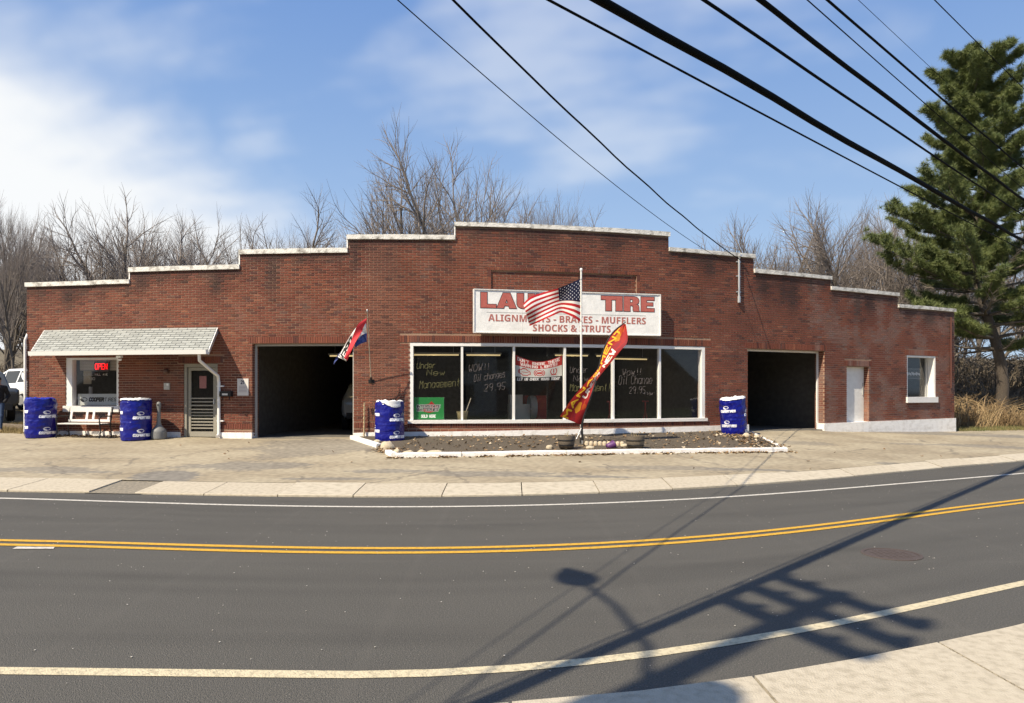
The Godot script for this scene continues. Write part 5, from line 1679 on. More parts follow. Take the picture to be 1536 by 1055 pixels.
func street() -> void:
	utility_pole(Vector3(-4.8, 0.0, 1.05), "wooden utility pole with crossarms and a street lamp on the verge facing the garage", Vector3(.35, 0, .937), true)
	utility_pole(P0 + HEAD * 45.0 + Vector3(0, .2, 0), "wooden utility pole beyond the far end of the garage", Vector3(.35, 0, .937), false)
	utility_pole(Vector3(-44, 0, -3.5), "wooden utility pole farther down the road past the office end", Vector3(.1, 0, .995), false)
	# [height at 0 m and at 45 m along the line, side offset, radius]
	for q in [["thin black overhead cable, lowest of the bundle crossing the road", 4.18, 6.82, -0.05, 0.01, 0],
			["thick black overhead cable bundle, lowest of the heavy ones", 4.3, 7.04, 0.05, 0.036, 0.012],
			["medium black overhead cable running above the lowest heavy bundle", 4.79, 7.91, 0, 0.017, 0.004],
			["thick black overhead cable bundle strung above the medium one", 5.11, 8.3, 0.05, 0.03, 0.008],
			["thin overhead wire paired just under the upper black cable", 5.79, 8.53, -0.06, 0.008, 0],
			["black overhead cable near the top of the bundle", 5.55, 9.36, 0.06, 0.017, 0.003],
			["very thin overhead wire crossing in front of the pine", 5.94, 9.89, 0, 0.004, 0],
			["topmost power wire of the line over the road", 6.2, 12.6, 0, 0.01, 0]]:
		var side: Vector3 = HEAD.cross(Vector3.UP) * q[3]
		wire("overhead_cable", q[0], P0 + side + Vector3.UP * q[1], P0 + HEAD * 45.0 + side + Vector3.UP * q[2], 0.12, q[4], M.wire, "cables over the road", q[5])
		wire("overhead_cable", "black overhead cable running down the road towards the office end", P0 + side + Vector3.UP * q[1], Vector3(-44, q[1] + .6, -3.5) + side, .5, q[4], M.wire, "cables along the road")
	wire("service_cable", "black twisted service cable running down to the mast on the parapet", P0 + Vector3(.1, 6.6, 0), W(7.42, 6.0, .14), .46, .014, M.wire, "service drops", .006)
	wire("service_cable", "thin service wire sagging beside the twisted one", P0 + Vector3(0, 6.2, 0), W(7.1, 5.86, .06), .52, .006, M.wire, "service drops")

# ------------------------------------------------------------ vehicles, a passer-by, the house opposite
func car(called: String, label: String, cat: String, at: Vector3, turn: float, paint: Color, sec: Array, glaze: Array, wheels: Array, tail := 2.13) -> Node3D:
	var o := thing(called, label, cat, at, turn)
	var pm := mat(paint, .3)
	pm.clearcoat_enabled = true
	pm.clearcoat = .8
	pm.clearcoat_roughness = .05
	var ring := func(s: Array, out: float) -> Array:
		var pts := []
		for sd in [-1.0, 1.0]:
			var half := [Vector2(s[4] * .9, s[1]), Vector2(s[4], s[1] + .12), Vector2(s[4] + .01, (s[1] + s[2]) * .5), Vector2(s[4], s[2]), Vector2(lerpf(s[4], s[5], .93), s[3] - .07), Vector2(s[5] * .93, s[3] - .015), Vector2(s[5] * .55, s[3]), Vector2(0, s[3] + .012)]
			if sd > 0: half.reverse()
			for h in half:
				if sd > 0 and h.x == 0.0: continue
				pts.append(Vector3(h.x * sd + out * sd, h.y, s[0]))
		pts.append(pts[0])
		return pts
	var interp := func(z: float) -> Array:
		for i in sec.size() - 1:
			if z <= sec[i][0] and z >= sec[i + 1][0]:
				var f: float = (sec[i][0] - z) / (sec[i][0] - sec[i + 1][0])
				var r := []
				for k in 6: r.append(lerpf(sec[i][k], sec[i + 1][k], f))
				return r
		return sec[0]
	var p := []
	var n: int = ring.call(sec[0], 0.0).size()
	var cap0 := []
	for k in n: cap0.append(Vector3(0, (sec[0][1] + sec[0][3]) * .5, sec[0][0] + .02))
	p.append_array(cap0)
	for s in sec: p.append_array(ring.call(s, 0.0))
	var cap1 := []
	for k in n: cap1.append(Vector3(0, (sec[-1][1] + sec[-1][3]) * .5, sec[-1][0] - .02))
	p.append_array(cap1)
	var mb := MB.new(); mb.sheet(p, n - 1, sec.size() + 1); put(mb, "body", pm, o)
	var gm := mat(Color(.015, .017, .02), .05)
	for g in glaze:    # [z0, z1, low fraction, high fraction] side glass
		for sd in [-1.0, 1.0]:
			mb = MB.new()
			var grid := []
			for j in 5:
				for i in 9:
					var s: Array = interp.call(lerpf(g[0], g[1], i / 8.0))
					var f := lerpf(g[2], g[3], j / 4.0)
					grid.append(Vector3(sd * (lerpf(s[4], lerpf(s[4], s[5], .93), f) + .008), lerpf(s[2], s[3] - .07, f), s[0]))
			mb.sheet(grid, 8, 4); put(mb, "side_window", gm, o)
	# rear and front glass
	for e in [[sec[2], sec[3]], [sec[7], sec[6]]]:
		if e[1][3] - e[0][3] < .05: continue
		mb = MB.new()
		var a: Array = e[0]
		var b: Array = e[1]
		var oz := .02 if a[0] > 0 else -.02
		mb.quad(Vector3(-a[5] * .92, a[3] - .1, a[0] + oz), Vector3(-b[5] * .86, b[3] - .03, b[0] + oz), Vector3(b[5] * .86, b[3] - .03, b[0] + oz), Vector3(a[5] * .92, a[3] - .1, a[0] + oz))
		put(mb, "screen", gm, o)
	for sd in [-1.0, 1.0]:
		mb = MB.new(); mb.box(Transform3D(Basis(Vector3.UP, sd * .3), Vector3(sd * .66, 1.0, tail)), Vector3(.42, .15, .12)); put(mb, "tail_light", mat(Color(.30, .008, .012), .15), o)
		mb = MB.new(); mb.box(Transform3D(Basis(Vector3.UP, -sd * .3), Vector3(sd * .6, .72, sec[-1][0] + .1)), Vector3(.32, .14, .12)); put(mb, "headlight", mat(Color(.6, .62, .64), .1), o)
		for wz in wheels:
			var wh := Node3D.new()
			wh.name = "wheel"
			o.add_child(wh, true)
			wh.position = Vector3(sd * .8, .36, wz)
			wh.rotation.z = PI / 2
			mb = MB.new(); mb.lathe(Vector3.ZERO, [Vector2(.22, -.12), Vector2(.33, -.12), Vector2(.36, -.08), Vector2(.36, .08), Vector2(.33, .12), Vector2(.22, .12)], 24); put(mb, "tyre", mat(Color(.015, .015, .016), .9), wh)
			mb = MB.new(); mb.lathe(Vector3.ZERO, [Vector2(.0, -.1), Vector2(.06, -.11), Vector2(.2, -.09), Vector2(.225, -.12), Vector2(.225, .12), Vector2(.2, .09), Vector2(.06, .11), Vector2(0, .1)], 24); put(mb, "rim", M.galv, wh)
	mb = MB.new(); mb.bx(0, .52, sec[1][0] + .04, 1.5, .2, .14); put(mb, "bumper", mat(Color(.03, .03, .032), .6), o)
	mb = MB.new(); mb.bx(0, .8, sec[0][0] + .03, .32, .16, .02); put(mb, "number_plate", mat(Color(.5, .5, .48), .5), o)
	return o
const SUV := [[2.26, .52, .92, .98, .80, .74], [2.2, .46, 1.0, 1.14, .88, .80], [2.12, .43, 1.04, 1.2, .9, .76], [1.82, .42, 1.05, 1.6, .91, .66], [.9, .4, 1.03, 1.68, .92, .68], [-.1, .4, 1.0, 1.67, .92, .68], [-.55, .4, .99, 1.52, .92, .7], [-1.2, .4, .98, 1.06, .91, .8], [-2.0, .44, .88, .94, .86, .76], [-2.28, .52, .72, .78, .7, .6]]
const TRUCK := [[2.75, .6, 1.0, 1.05, .88, .84], [2.7, .55, 1.12, 1.2, .95, .93], [1.8, .5, 1.12, 1.2, .96, .93], [.75, .5, 1.12, 1.2, .96, .93], [.68, .5, 1.12, 1.78, .96, .72], [-.2, .5, 1.12, 1.86, .96, .74], [-.75, .5, 1.12, 1.72, .96, .76], [-1.4, .5, 1.1, 1.18, .95, .86], [-2.4, .52, 1.02, 1.08, .9, .82], [-2.6, .6, .85, .9, .78, .7]]
func blob(bones: Array, cell: float, lo: Vector3, hi: Vector3, tint: Callable, k := .045) -> MB:
	var nx := int((hi.x - lo.x) / cell) + 1
	var ny := int((hi.y - lo.y) / cell) + 1
	var nzz := int((hi.z - lo.z) / cell) + 1
	var f := PackedFloat32Array()
	f.resize(nx * ny * nzz)
	f.fill(1.0)
	for iy in ny:
		for iz in nzz:
			for ix in nx:
				var q := lo + Vector3(ix, iy, iz) * cell
				var d := 1.0
				for b in bones:
					if absf(q.y - (b[0].y + b[1].y) * .5) > absf(b[0].y - b[1].y) * .5 + .3: continue
					var ab: Vector3 = b[1] - b[0]
					var t := clampf((q - b[0]).dot(ab) / ab.length_squared(), 0, 1)
					var e: Vector3 = q - (b[0] + ab * t)
					var dd := Vector3(e.x, e.y, e.z * b[4]).length() - lerpf(b[2], b[3], t)
					var h := clampf(.5 + .5 * (d - dd) / k, 0, 1)
					d = lerpf(d, dd, h) - k * h * (1.0 - h)
				f[(iy * nzz + iz) * nx + ix] = d
	var mb := MB.new()
	var id := {}
	var grad := func(ix: int, iy: int, iz: int) -> Vector3:
		var a := (iy * nzz + iz) * nx + ix
		return Vector3(f[a + 1] - f[a], f[a + nzz * nx] - f[a], f[a + nx] - f[a]).normalized()
	for iy in ny - 1:
		for iz in nzz - 1:
			for ix in nx - 1:
				var s := Vector3.ZERO
				var c := 0
				var v := []
				for e in 8: v.append(f[((iy + (e >> 1 & 1)) * nzz + iz + (e >> 2)) * nx + ix + (e & 1)])
				for pr in [[0, 1], [2, 3], [4, 5], [6, 7], [0, 2], [1, 3], [4, 6], [5, 7], [0, 4], [1, 5], [2, 6], [3, 7]]:
					var a: float = v[pr[0]]
					var b: float = v[pr[1]]
					if (a < 0.0) != (b < 0.0):
						var t := a / (a - b)
						s += Vector3(pr[0] & 1, pr[0] >> 1 & 1, pr[0] >> 2).lerp(Vector3(pr[1] & 1, pr[1] >> 1 & 1, pr[1] >> 2), t)
						c += 1
				if c > 0:
					var pos := lo + (Vector3(ix, iy, iz) + s / c) * cell
					mb.col = tint.call(pos)
					id[(iy * nzz + iz) * nx + ix] = mb.vert(pos, grad.call(ix, iy, iz))
	for iy in range(1, ny - 1):
		for iz in range(1, nzz - 1):
			for ix in range(1, nx - 1):
				var a := (iy * nzz + iz) * nx + ix
				for ax in 3:
					var st: int = [1, nzz * nx, nx][ax]
					if (f[a] < 0.0) == (f[a + st] < 0.0): continue
					var u: int = [nzz * nx, nx, 1][ax]
					var w: int = [nx, 1, nzz * nx][ax]
					var q := [a, a - u, a - u - w, a - w]
					if not (id.has(q[0]) and id.has(q[1]) and id.has(q[2]) and id.has(q[3])): continue
					var t := [id[q[0]], id[q[1]], id[q[2]], id[q[3]]]
					if f[a] >= 0.0: t.reverse()
					mb.ix.append_array(PackedInt32Array([t[0], t[2], t[1], t[0], t[3], t[2]]))
	return mb
func neighbours() -> void:
	var g := func(x: float, d: float) -> Vector3: return Vector3(x, lot_y(x, d) - .01, -d)
	car("parked_suv", "white sport utility car parked beside the office end of the garage", "car", g.call(-20.2, 30.0), 1.05, Color(.80, .81, .82), SUV, [[1.7, 1.05, .12, .93], [.95, -.05, .08, .93], [-.12, -.75, .08, .85]], [1.35, -1.4])
	car("parked_pickup", "dark grey pickup truck parked in front of the white car", "truck", g.call(-19.75, 26.6), .72, Color(.05, .055, .06), TRUCK, [[.6, -.1, .1, .92], [-.15, -.8, .1, .85]], [1.75, -1.75], 2.64)
	car("garage_car", "dark car standing inside the open bay beside the leaning tire stack", "car", W(9.9, .575, -5.2), PI + .3, Color(.05, .05, .055), SUV, [[1.7, 1.05, .12, .93], [.95, -.05, .08, .93], [-.12, -.75, .08, .85]], [1.35, -1.4])
	car("garage_hatchback", "pale car parked deep in the bay beside the flag pier", "car", W(-5.9, .505, -6.6), .2, Color(.30, .32, .34), SUV, [[1.7, 1.05, .12, .93], [.95, -.05, .08, .93], [-.12, -.75, .08, .85]], [1.35, -1.4])
	# passer-by, seen from the side in mid step, hands in jacket pockets
	var pe := thing("person", "person in dark jacket, blue jeans and tan shoes walking by the tire stack", "person", Vector3(-16.36, lot_y(-16.36, 22.9), -22.9), .5)
	var B := []
	var V := func(x, y, z): return Vector3(x, y, z)
	for s in [-1.0, 1.0]:
		var st: float = .26 * s
		B.append([V.call(s * .095, .92, 0), V.call(s * .10, .5, st * .45 + .05), .098, .068, 1.0])
		B.append([V.call(s * .10, .5, st * .45 + .05), V.call(s * .10, .1, st), .066, .046, 1.0])
		B.append([V.call(s * .10, .05, st - .04), V.call(s * .115, .035, st + .17), .046, .034, 1.0])
		B.append([V.call(s * .19, 1.42, -.01), V.call(s * .27, 1.16, -.09), .066, .055, 1.0])
		B.append([V.call(s * .27, 1.16, -.09), V.call(s * .2, .98, .08), .055, .05, 1.0])
	B.append([V.call(0, .95, 0), V.call(0, 1.16, .0), .155, .15, 1.25])
	B.append([V.call(0, 1.16, 0), V.call(0, 1.38, -.01), .16, .17, 1.35])
	B.append([V.call(-.12, 1.42, 0), V.call(.12, 1.42, 0), .085, .085, 1.2])
	B.append([V.call(0, 1.45, 0), V.call(0, 1.56, .02), .058, .055, 1.0])
	B.append([V.call(0, 1.60, .035), V.call(0, 1.68, .015), .082, .098, .95])
	B.append([V.call(0, 1.615, .125), V.call(0, 1.6, .135), .014, .016, 1.0])
	var tint := func(q: Vector3) -> Color:
		if q.y < .085: return Color(.34, .24, .12)
		if q.y < .93: return Color(.03, .055, .12)
		if q.y < 1.49: return Color(.012, .013, .018)
		if q.y > 1.66 or q.z < -.01: return Color(.03, .02, .014)
		return Color(.42, .25, .17)
	var bm := vcol(mat(Color(1, 1, 1), .85))
	put(blob(B, .022, Vector3(-.42, -.02, -.45), Vector3(.42, 1.82, .5), tint, .035), "body", bm, pe)
	# house across the road, mirrored in the shop's panes
	var ho := thing("white_house", "white clapboard house across the road from the garage", "house", Vector3(7, 0, 17), -.1)
	for k in 30:
		var mb := MB.new(); mb.box(Transform3D(Basis(Vector3.RIGHT, -.06), Vector3(0, .25 + k * .19, -3.55)), Vector3(9, .2, .03)); put(mb, "siding_board", M.trim, ho)
	var mb := MB.new(); mb.bx(0, 2.9, 0, 8.96, 5.8, 7.0); put(mb, "walls", M.trim, ho)
	mb = MB.new(); mb.hexa([Vector3(-4.8, 5.8, -3.9), Vector3(-4.8, 8.6, 0), Vector3(4.8, 8.6, 0), Vector3(4.8, 5.8, -3.9), Vector3(-4.8, 5.8, 3.9), Vector3(-4.8, 8.61, .01), Vector3(4.8, 8.61, .01), Vector3(4.8, 5.8, 3.9)]); put(mb, "roof", mat(Color(.06, .06, .065), .9), ho)
	for q in [[-2.8, 1.7], [2.8, 1.7], [-2.8, 4.3], [0, 4.3], [2.8, 4.3]]:
		mb = MB.new(); mb.bx(q[0], q[1], -3.6, .95, 1.5, .06); put(mb, "window", mat(Color(.03, .035, .04), .08), ho)
	mb = MB.new(); mb.bx(0, 1.15, -3.6, 1.0, 2.1, .08); put(mb, "door", mat(Color(.10, .02, .02), .5), ho)

# ------------------------------------------------------------ trees
var bark: Material
var twigm: Material
func grow(trunk: MB, crown: MB, p: Vector3, dirv: Vector3, length: float, r: float, level: int, top_level: int, spread: float, upness: float) -> void:
	var k := 4 if level == 0 else 3
	var pts := [p]
	var rad := [r]
	var d := dirv
	for i in k:
		d = (d + Vector3(rng.randf_range(-1, 1), rng.randf_range(-.6, .8) + upness, rng.randf_range(-1, 1)) * (.1 if level == 0 else .2)).normalized()
		pts.append(pts[-1] + d * length / k)
		rad.append(lerpf(r, r * (.55 if level < top_level else .35), float(i + 1) / k))
	(trunk if level < 2 else crown).tube(pts, rad, [7, 5, 4, 3, 3, 3][level], false)
	if level >= top_level: return
	var n: int = [6, 5, 5, 5, 3][level]
	for c in n + 1:
		var f := 1.0 if c == n else lerpf(.32 if level == 0 else .22, .96, (c + rng.randf()) / n)
		var t := f * k
		var i := clampi(int(t), 0, k - 1)
		var q: Vector3 = (pts[i] as Vector3).lerp(pts[i + 1], t - i)
		var ang := rng.randf() * TAU
		var side := d.cross(Vector3(cos(ang), .3, sin(ang))).normalized()
		var nd: Vector3 = (d * 1.0 + side * (spread * rng.randf_range(.6, 1.25) if c < n else .15)).normalized()
		var rr: float = lerpf(rad[i], rad[i + 1], t - i)
		grow(trunk, crown, q, nd, length * rng.randf_range(.48, .72) * (1.0 - .25 * f if level == 0 else 1.0), maxf(rr * (.6 if c < n else .9), .0055), level + 1, top_level, spread * .95, upness * .8)
func tree_proto(sd: int, spread: float, upness: float, th: float, stems: int) -> Array:
	rng.seed = sd
	var a := MB.new()
	var b := MB.new()
	for s in stems:
		var o := Vector3(rng.randf_range(-.3, .3), -.2, rng.randf_range(-.3, .3)) * (0.0 if stems == 1 else 1.0)
		grow(a, b, o, Vector3(rng.randf_range(-.1, .1) * stems, 1, rng.randf_range(-.1, .1) * stems).normalized(), 5.6 * rng.randf_range(.85, 1.1), th / sqrt(stems), 0, 4, spread, upness)
	var top := 0.0
	for v in b.v: top = maxf(top, v.y)
	return [a.mesh(), b.mesh(), top]
func trees() -> void:
	bark = noisy(Color(.075, .062, .05), Color(.20, .175, .145), .04, 1.2, .95, 4.0, .1)
	twigm = noisy(Color(.18, .155, .14), Color(.30, .265, .24), .05, .6, .95)
	var protos := [tree_proto(3, .85, .16, .2, 1), tree_proto(8, .7, .22, .2, 2), tree_proto(14, 1.0, .1, .22, 1), tree_proto(21, .6, .25, .18, 3), tree_proto(33, .8, .2, .2, 1)]
	var slim := [tree_proto(41, .55, .3, .16, 1), tree_proto(47, .5, .3, .15, 1)]
	rng.seed = 77
	# [pixel-free plan: x, distance, height, shape, width, label index]
	var lab := ["bare grey-brown tree in the wood behind the office end of the garage", "tall bare tree rising behind the middle of the garage", "bare tree behind the brick parapet at the pine end", "slim bare tree in the wood past the office end", "distant bare tree in the far edge of the wood"]
	var rows := []
	for q in [[110, 44, 318, 2], [150, 42, 298, 0], [188, 40, 282, 4], [222, 43, 305, 1], [255, 46, 300, 3], [287, 42, 297, 0], [330, 45, 305, 2], [372, 43, 318, 4], [432, 41, 278, 0], [474, 48, 330, 3], [70, 47, 322, 3]]:
		rows.append([q[0], q[1], q[2], q[3], 1.0, 0])
	for q in [[568, 41, 255, 2], [604, 42, 208, 4], [646, 39, 174, 0], [688, 41, 192, 4], [744, 42, 240, 2], [795, 50, 276, 1], [850, 52, 276, 3], [885, 55, 305, 4]]:
		rows.append([q[0], q[1], q[2], q[3], .85, 1])
	for q in [[1078, 50, 338, 2], [1110, 48, 322, 4], [1148, 46, 312, 0], [1185, 44, 292, 2], [1218, 43, 286, 1], [1256, 42, 282, 0], [1290, 41, 288, 3], [1325, 40, 292, 2], [1350, 46, 280, 4], [1388, 40, 300, 1], [1430, 44, 310, 3], [1500, 42, 280, 0], [1545, 45, 300, 4]]:
		rows.append([q[0], q[1], q[2], q[3], .95, 2])
	for q in [[2, 38, 292, 0], [14, 42, 300, 1], [26, 36, 310, 1], [36, 45, 305, 0], [-14, 40, 290, 1], [-30, 44, 280, 0], [48, 50, 320, 0], [8, 52, 315, 1]]:
		rows.append([q[0], q[1], q[2], q[3] + 10, .6, 3])
	for i in 26:
		rows.append([-60 + i * 66 + rng.randf_range(-25, 25), rng.randf_range(60, 78), rng.randf_range(385, 400) if i > 7 and i < 17 else rng.randf_range(335, 370), rng.randi() % 5, 1.0, 4])
	# say which tree is which: by the parapet step it shows above and its height there
	var edges := [-200, 195, 360, 522, 683, 1003, 1131, 1246, 1347, 1700]
	var place := ["first", "second", "third", "fourth", "fifth", "sixth", "seventh", "eighth", "ninth"]
	var over := {}
	for q in rows:
		if q[5] > 2: continue
		for k in 9:
			if q[0] >= edges[k] and q[0] < edges[k + 1]:
				if not over.has(k): over[k] = []
				over[k].append(q)
	for k in over:
		var l: Array = over[k]
		l.sort_custom(func(m1, m2): return m1[2] < m2[2])
		for i in l.size():
			l[i].append("%s bare tree above the %s parapet step counted from the office end" % ["tallest" if i == 0 else place[i] + " tallest", place[k]])
	for q in rows:
		var d: float = q[1]
		var x: float = (q[0] - 768.0) / 1080.0 * d
		var gy := lot_y(x, d)
		var h: float = EYE + (590.0 - q[2]) / 1080.0 * d - gy
		var pr: Array = slim[q[3] - 10] if q[3] >= 10 else protos[q[3]]
		var t := thing("bare_tree", q[6] if q.size() > 6 else lab[q[5]], "tree", Vector3(x, gy, -d), rng.randf() * TAU, ["bare trees behind the office end", "bare trees behind the middle", "bare trees at the pine end", "slim trees past the office end", "distant bare trees"][q[5]])
		var s: float = h / pr[2]
		t.scale = Vector3(s * q[4], s, s * q[4])
		putm(pr[0], "trunk", bark, t)
		putm(pr[1], "crown", twigm, t)
	var wb := MB.new()  # unseen bank added behind the camera so the panes mirror less bright sky
	var bp := []
	for j in 7:
		for i in 41:
			var x := -80.0 + i * 4.0
			var f := 1.0 - j / 6.0
			bp.append(Vector3(x,   .03 + 15.0 * (1.0 - smoothstep(0.0, 1.0, f)) * (1.0 + .15 * nz.get_noise_2d(x * .05, j)), 52.0 - f * 26.0))
	bp = flip_rows(bp, 41)
	wb.sheet(flip_rows(bp, 41), 40, 6)
	structure(put(wb, "added_bank", mat(Color(.075, .06, .042), .95)))
	# trees opposite, mirrored in the panes
	for q in [[-9, 17], [-4, 21], [-15, 19], [-21, 22], [15, 16], [20, 20], [26, 22], [32, 20], [1, 27], [-30, 24]]:
		var t := thing("bare_tree", "bare tree in the gardens across the road from the garage", "tree", Vector3(q[0], 0, q[1]), rng.randf() * TAU, "trees across the road")
		putm(protos[1][0], "trunk", bark, t); putm(protos[1][1], "crown", twigm, t)
	pine()
	brush()
func pine() -> void:
	rng.seed = 9
	var base := Vector3(22.3, lot_y(22.3, 33.0) - .1, -33.0)
	var o := thing("pine_tree", "tall green pine with open whorled branches beyond the end of the garage", "tree", base)
	var tm := MB.new()
	var H := 16.9
	var tr := func(y: float) -> Vector3: return Vector3(-1.1 * sin(y / H * 1.6) + .25 * sin(y * .7), y, .3 * sin(y * .5))
	var pts := []
	var rad := []
	for i in 18:
		var y := H * i / 17.0
		pts.append(tr.call(y)); rad.append(lerpf(.3, .035, pow(i / 17.0, .8)))
	tm.tube(pts, rad, 10, false)
	put(tm, "trunk", noisy(Color(.05, .04, .032), Color(.14, .115, .09), .04, 1.0, .95, 5.0, .1), o)
	# a tuft of needles
	var tf := MB.new()
	for i in 40:
		var d := Vector3(rng.randf_range(-1, 1), rng.randf_range(-.45, 1.0), rng.randf_range(-1, 1)).normalized()
		var s := d.cross(Vector3(rng.randf_range(-1, 1), rng.randf_range(-1, 1), rng.randf_range(-1, 1))).normalized() * .0075
		var l := rng.randf_range(.12, .27)
		tf.tri(-s, d * l, s)
	var lim := MB.new()
	var spots := []
	var y := 3.6
	while y < H - .2:
		var f := (y - 3.6) / (H - 3.6)
		var reach := lerpf(4.1, 1.3, pow(f, 1.3)) * (.6 + .4 * smoothstep(0.0, .12, f))
		var n := 5
		var a0 := rng.randf() * TAU
		for k in n:
			var a := a0 + TAU * k / n + rng.randf_range(-.35, .35)
			var L := reach * rng.randf_range(.45, 1.2)
			var dead := y < 6.5 and rng.randf() < .4
			limb(lim, spots, tr.call(y), Vector3(cos(a), .18 + .5 * f, sin(a)), L, .075 * (1.15 - f), dead)
		y += rng.randf_range(.38, .62)
	# the long low limb that reaches out over the parapet
	for q in [[6.3, 5.2, .42, 2.95], [6.9, 4.2, .5, 3.15], [5.2, 3.2, .25, 2.8], [9.2, 3.7, .3, 3.05]]:
		limb(lim, spots, tr.call(q[0]), Vector3(cos(q[3]), q[2], sin(q[3]) * .4), q[1], .09, false)
	put(lim, "limb", bark, o)
	var mm := MultiMesh.new()
	mm.transform_format = MultiMesh.TRANSFORM_3D
	mm.use_colors = true
	mm.mesh = tf.mesh()
	mm.instance_count = spots.size()
	for i in spots.size():
		var s: float = rng.randf_range(.8, 1.35)
		var up: Vector3 = spots[i][1]
		var sx := up.cross(Vector3(rng.randf_range(-1, 1), .2, rng.randf_range(-1, 1))).normalized()
		mm.set_instance_transform(i, Transform3D(Basis(sx, up, sx.cross(up)).scaled(Vector3.ONE * s), spots[i][0]))
		var v := rng.randf()
		mm.set_instance_color(i, Color(.075, .11, .034).lerp(Color(.19, .22, .07), v))
	var mi := MultiMeshInstance3D.new()
	mi.multimesh = mm
	var nm := vcol(mat(Color(1, 1, 1), .6))
	nm.backlight_enabled = true
	nm.backlight = Color(.2, .25, .08)
	mi.material_override = nm
	mi.name = "crown"
	mi.set_meta("kind", "stuff")
	o.add_child(mi)
func limb(mb: MB, spots: Array, p: Vector3, dirv: Vector3, L: float, r: float, dead: bool) -> void:
	var k := 7
	var pts := [p]
	var rad := [r]
	var d := dirv.normalized()
	for i in k:
		d = (d + Vector3(rng.randf_range(-.12, .12), rng.randf_range(-.06, .14) - (.1 if i < 3 else -.09), rng.randf_range(-.12, .12))).normalized()
		pts.append(pts[-1] + d * L / k)
		rad.append(lerpf(r, .008, float(i + 1) / k))
	mb.tube(pts, rad, 5, false)
	for i in range(2, k + 1):
		for s in 3:
			var sd := d.cross(Vector3.UP).normalized() * (1.0 if s % 2 else -1.0)
			var q := (d * .8 + sd * rng.randf_range(.4, 1.0) + Vector3.UP * rng.randf_range(0, .5)).normalized()
			var l := L * rng.randf_range(.1, .24)
			var e: Vector3 = pts[i] + q * l
			mb.tube([pts[i], pts[i].lerp(e, .5) + Vector3.UP * .03, e], [.014, .01, .006], 3, false)
			if dead: continue
			for t in 11:
				var g := t / 10.0
				spots.append([(pts[i] as Vector3).lerp(e, .25 + .75 * g) + Vector3(rng.randf_range(-.13, .13), rng.randf_range(-.05, .12), rng.randf_range(-.13, .13)), (q + Vector3.UP * .6).normalized()])
	if not dead:
		for t in 6: spots.append([pts[k] + Vector3(rng.randf_range(-.1, .1), rng.randf_range(-.05, .1), rng.randf_range(-.1, .1)), d])
func scatter(called: String, mesh: Mesh, m: Material, xs: Array, label: String, cat: String) -> void:
	var mm := MultiMesh.new()
	mm.transform_format = MultiMesh.TRANSFORM_3D
	mm.use_colors = true
	mm.mesh = mesh
	mm.instance_count = xs.size()
	for i in xs.size():
		mm.set_instance_transform(i, xs[i][0])
		mm.set_instance_color(i, xs[i][1])
	var mi := MultiMeshInstance3D.new()
	mi.multimesh = mm
	mi.material_override = m
	mi.name = numbered(called)
	add_child(mi)
	tag(mi, label, cat, "", "stuff")
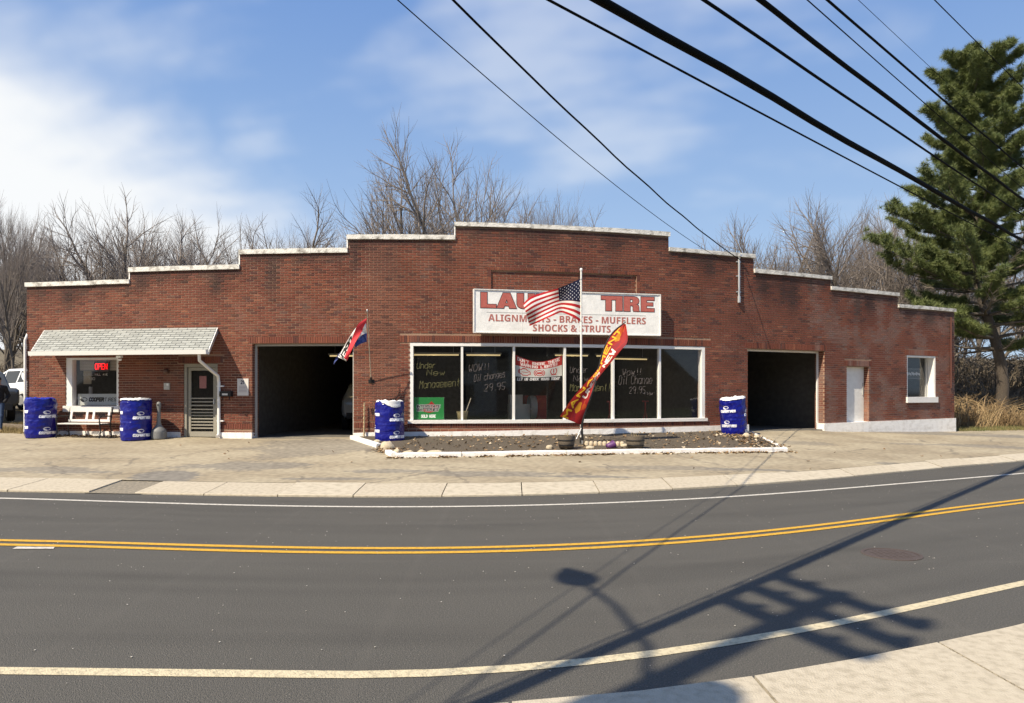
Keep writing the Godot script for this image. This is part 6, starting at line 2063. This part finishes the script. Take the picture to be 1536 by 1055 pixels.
func brush() -> void:
	rng.seed = 5
	var st := MB.new()
	for i in 26:
		var a := rng.randf() * TAU
		var o := Vector3(cos(a), 0, sin(a)) * rng.randf() * .3
		var l := rng.randf_range(.6, 1.6)
		var lean := Vector3(rng.randf_range(-.6, .6), 1, rng.randf_range(-.6, .6)).normalized()
		var bend := Vector3(rng.randf_range(-.6, .6), -.5, rng.randf_range(-.6, .6))
		st.tube([o, o + lean * l * .6, o + lean * l + bend * .45 * l], [.012, .009, .004], 3, false)
	var me := st.mesh()
	var xs := []
	for i in 420:
		var x := rng.randf_range(17.9, 30.0)
		var d := d_wall(x) + rng.randf_range(1.0, 9.0)
		var s := rng.randf_range(.6, 1.35)
		xs.append([Transform3D(Basis(Vector3.UP, rng.randf() * TAU).scaled(Vector3(s, s * rng.randf_range(.7, 1.2), s)), Vector3(x, lot_y(x, d) - .05, -d)), Color(.24, .16, .08).lerp(Color(.50, .37, .20), rng.randf())])
	scatter("dry_brush", me, vcol(mat(Color(1, 1, 1), .9)), xs, "tangle of dry tan stalks at the pine end of the garage", "brush")
	xs = []
	for i in 1300:
		var x := rng.randf_range(-48, 40)
		var d := rng.randf_range(36, 75)
		if i >= 900:
			d = rng.randf_range(42, 70)
			x = d * rng.randf_range(.5, .8)
		if x < -15.0: d = rng.randf_range(33, 70)
		var s := rng.randf_range(1.2, 2.6) * (1.5 if i >= 900 else 1.0)
		xs.append([Transform3D(Basis(Vector3.UP, rng.randf() * TAU).scaled(Vector3(s, s, s)), Vector3(x, lot_y(x, d) - .1, -d)), Color(.10, .085, .065).lerp(Color(.22, .18, .13), rng.randf())])
	scatter("undergrowth", me, vcol(mat(Color(1, 1, 1), .95)), xs, "grey-brown leafless undergrowth filling the wood", "undergrowth")
	# dry grass on the bank past the office end and at the pine end
	var gb := MB.new()
	for i in 14:
		var a := rng.randf() * TAU
		var o := Vector3(cos(a), 0, sin(a)) * rng.randf() * .12
		var tip := o + Vector3(rng.randf_range(-.1, .1), rng.randf_range(.06, .16), rng.randf_range(-.1, .1))
		var w := Vector3(sin(a), 0, -cos(a)) * .006
		gb.tri(o - w, tip, o + w)
	xs = []
	for i in 5200:
		var x := rng.randf_range(-24, -15.1) if i % 2 else rng.randf_range(17.4, 27)
		var d := d_wall(x) + (rng.randf_range(.3, 3.2) if x < 0 else rng.randf_range(-.1, 3.5))
		xs.append([Transform3D(Basis(Vector3.UP, rng.randf() * TAU).scaled(Vector3.ONE * rng.randf_range(.7, 1.4)), Vector3(x, lot_y(x, d) - .03, -d)), Color(.26, .20, .09).lerp(Color(.10, .13, .04) if x > 0 else Color(.34, .27, .13), rng.randf())])
	scatter("dry_grass", gb.mesh(), vcol(mat(Color(1, 1, 1), .95)), xs, "short dry grass on the banks at both ends of the garage", "grass")
	# timber edging of the bank
	var te := thing("timber_edging", "weathered timber edging along the bank by the parked cars", "edging")
	for q in [[-15.2, 23.2, -17.8, 24.6], [-17.85, 24.65, -20.6, 26.1]]:
		var mb := MB.new()
		var a := Vector3(q[0], lot_y(q[0], q[1]) + .06, -q[1])
		var b := Vector3(q[2], lot_y(q[2], q[3]) + .06, -q[3])
		var z := (b - a).normalized()
		var sx := z.cross(Vector3.UP).normalized()
		mb.box(Transform3D(Basis(sx, z.cross(sx) * -1.0, z), (a + b) * .5), Vector3(.18, .2, a.distance_to(b)))
		put(mb, "timber", noisy(Color(.12, .095, .07), Color(.28, .23, .17), .03, 1.0, .95, 4.0, .1), te)
func litter() -> void:
	rng.seed = 31
	var lf := MB.new()
	lf.quad(Vector3(-.03, 0, .02), Vector3(-.03, .006, -.02), Vector3(0, .0, -.024), Vector3(0, -.004, .024))
	lf.quad(Vector3(0, -.004, .024), Vector3(0, 0, -.024), Vector3(.032, .012, -.014), Vector3(.03, .01, .016))
	var xs := []
	for i in 2300:
		var f := rng.randf()
		var x := rng.randf_range(-3.9, 7.3)
		var d := 0.0
		var lift := .0
		if f < .35:      # drifted against the kerb outside
			x = rng.randf_range(-2.9, 7.3)
			d = bed_front(x) - .09 - absf(rng.randfn(0, .09))
			if nz.get_noise_1d(x * .9) < -.05 and rng.randf() < .8: continue
			lift = .012
		elif f < .45:
			x = rng.randfn(-3.05, .16); d = rng.randfn(17.85, .28); lift = .02 + rng.randf() * .05
		elif f < .6:
			x = rng.randf_range(6.2, 7.4); d = rng.randf_range(19.0, 22.2); lift = .075
		elif f < .66:
			x = rng.randf_range(-13.6, -11.3); d = d_wall(x) - rng.randf_range(.05, .5); lift = .015
		elif f < .72:
			x = rng.randf_range(-9, 12); d = rng.randf_range(15, 20)
			if rng.randf() < .75: continue
			if d > bed_front(x) and x > -3.5 and x < 7.4: continue
			lift = .012
		else:
			var t := rng.randf()
			x = rng.randf_range(-2.7, 7.1); d = lerpf(d_wall(x) - .1, bed_front(x) + .1, t); lift = .085
		var c := Color(.30, .21, .11).lerp(Color(.16, .095, .05), rng.randf())
		if rng.randf() < .12: c = Color(.5, .42, .3)
		xs.append([Transform3D(Basis.from_euler(Vector3(rng.randf_range(-.5, .5), rng.randf() * TAU, rng.randf_range(-.5, .5))).scaled(Vector3.ONE * rng.randf_range(.6, 1.5)), Vector3(x, lot_y(x, d) + lift, -d)), c])
	scatter("leaf_litter", lf.mesh(), vcol(mat(Color(1, 1, 1), .95)), xs, "fallen brown leaves in the bed and against the kerb", "leaves")
	# loose grit on the road
	var gr := MB.new()
	gr.lathe(Vector3.ZERO, [Vector2(0, -.4), Vector2(.9, -.1), Vector2(.7, .45), Vector2(0, .6)], 5)
	xs = []
	for i in 650:
		var x := rng.randf_range(-9, 11)
		var d := rng.randf_range(d_near(x) - .3, d_kerb(x))
		var s := rng.randf_range(.003, .009)
		xs.append([Transform3D(Basis(Vector3.UP, rng.randf() * TAU).scaled(Vector3(s, s * .7, s)), Vector3(x, .006 + .012 * (1.0 - minf(absf(d - d_yellow(x)) / 4.0, 1.0)), -d)), Color(.3, .28, .24).lerp(Color(.62, .6, .55), rng.randf())])
	scatter("road_grit", gr.mesh(), vcol(mat(Color(1, 1, 1), .9)), xs, "pale specks of grit scattered over the road", "grit")
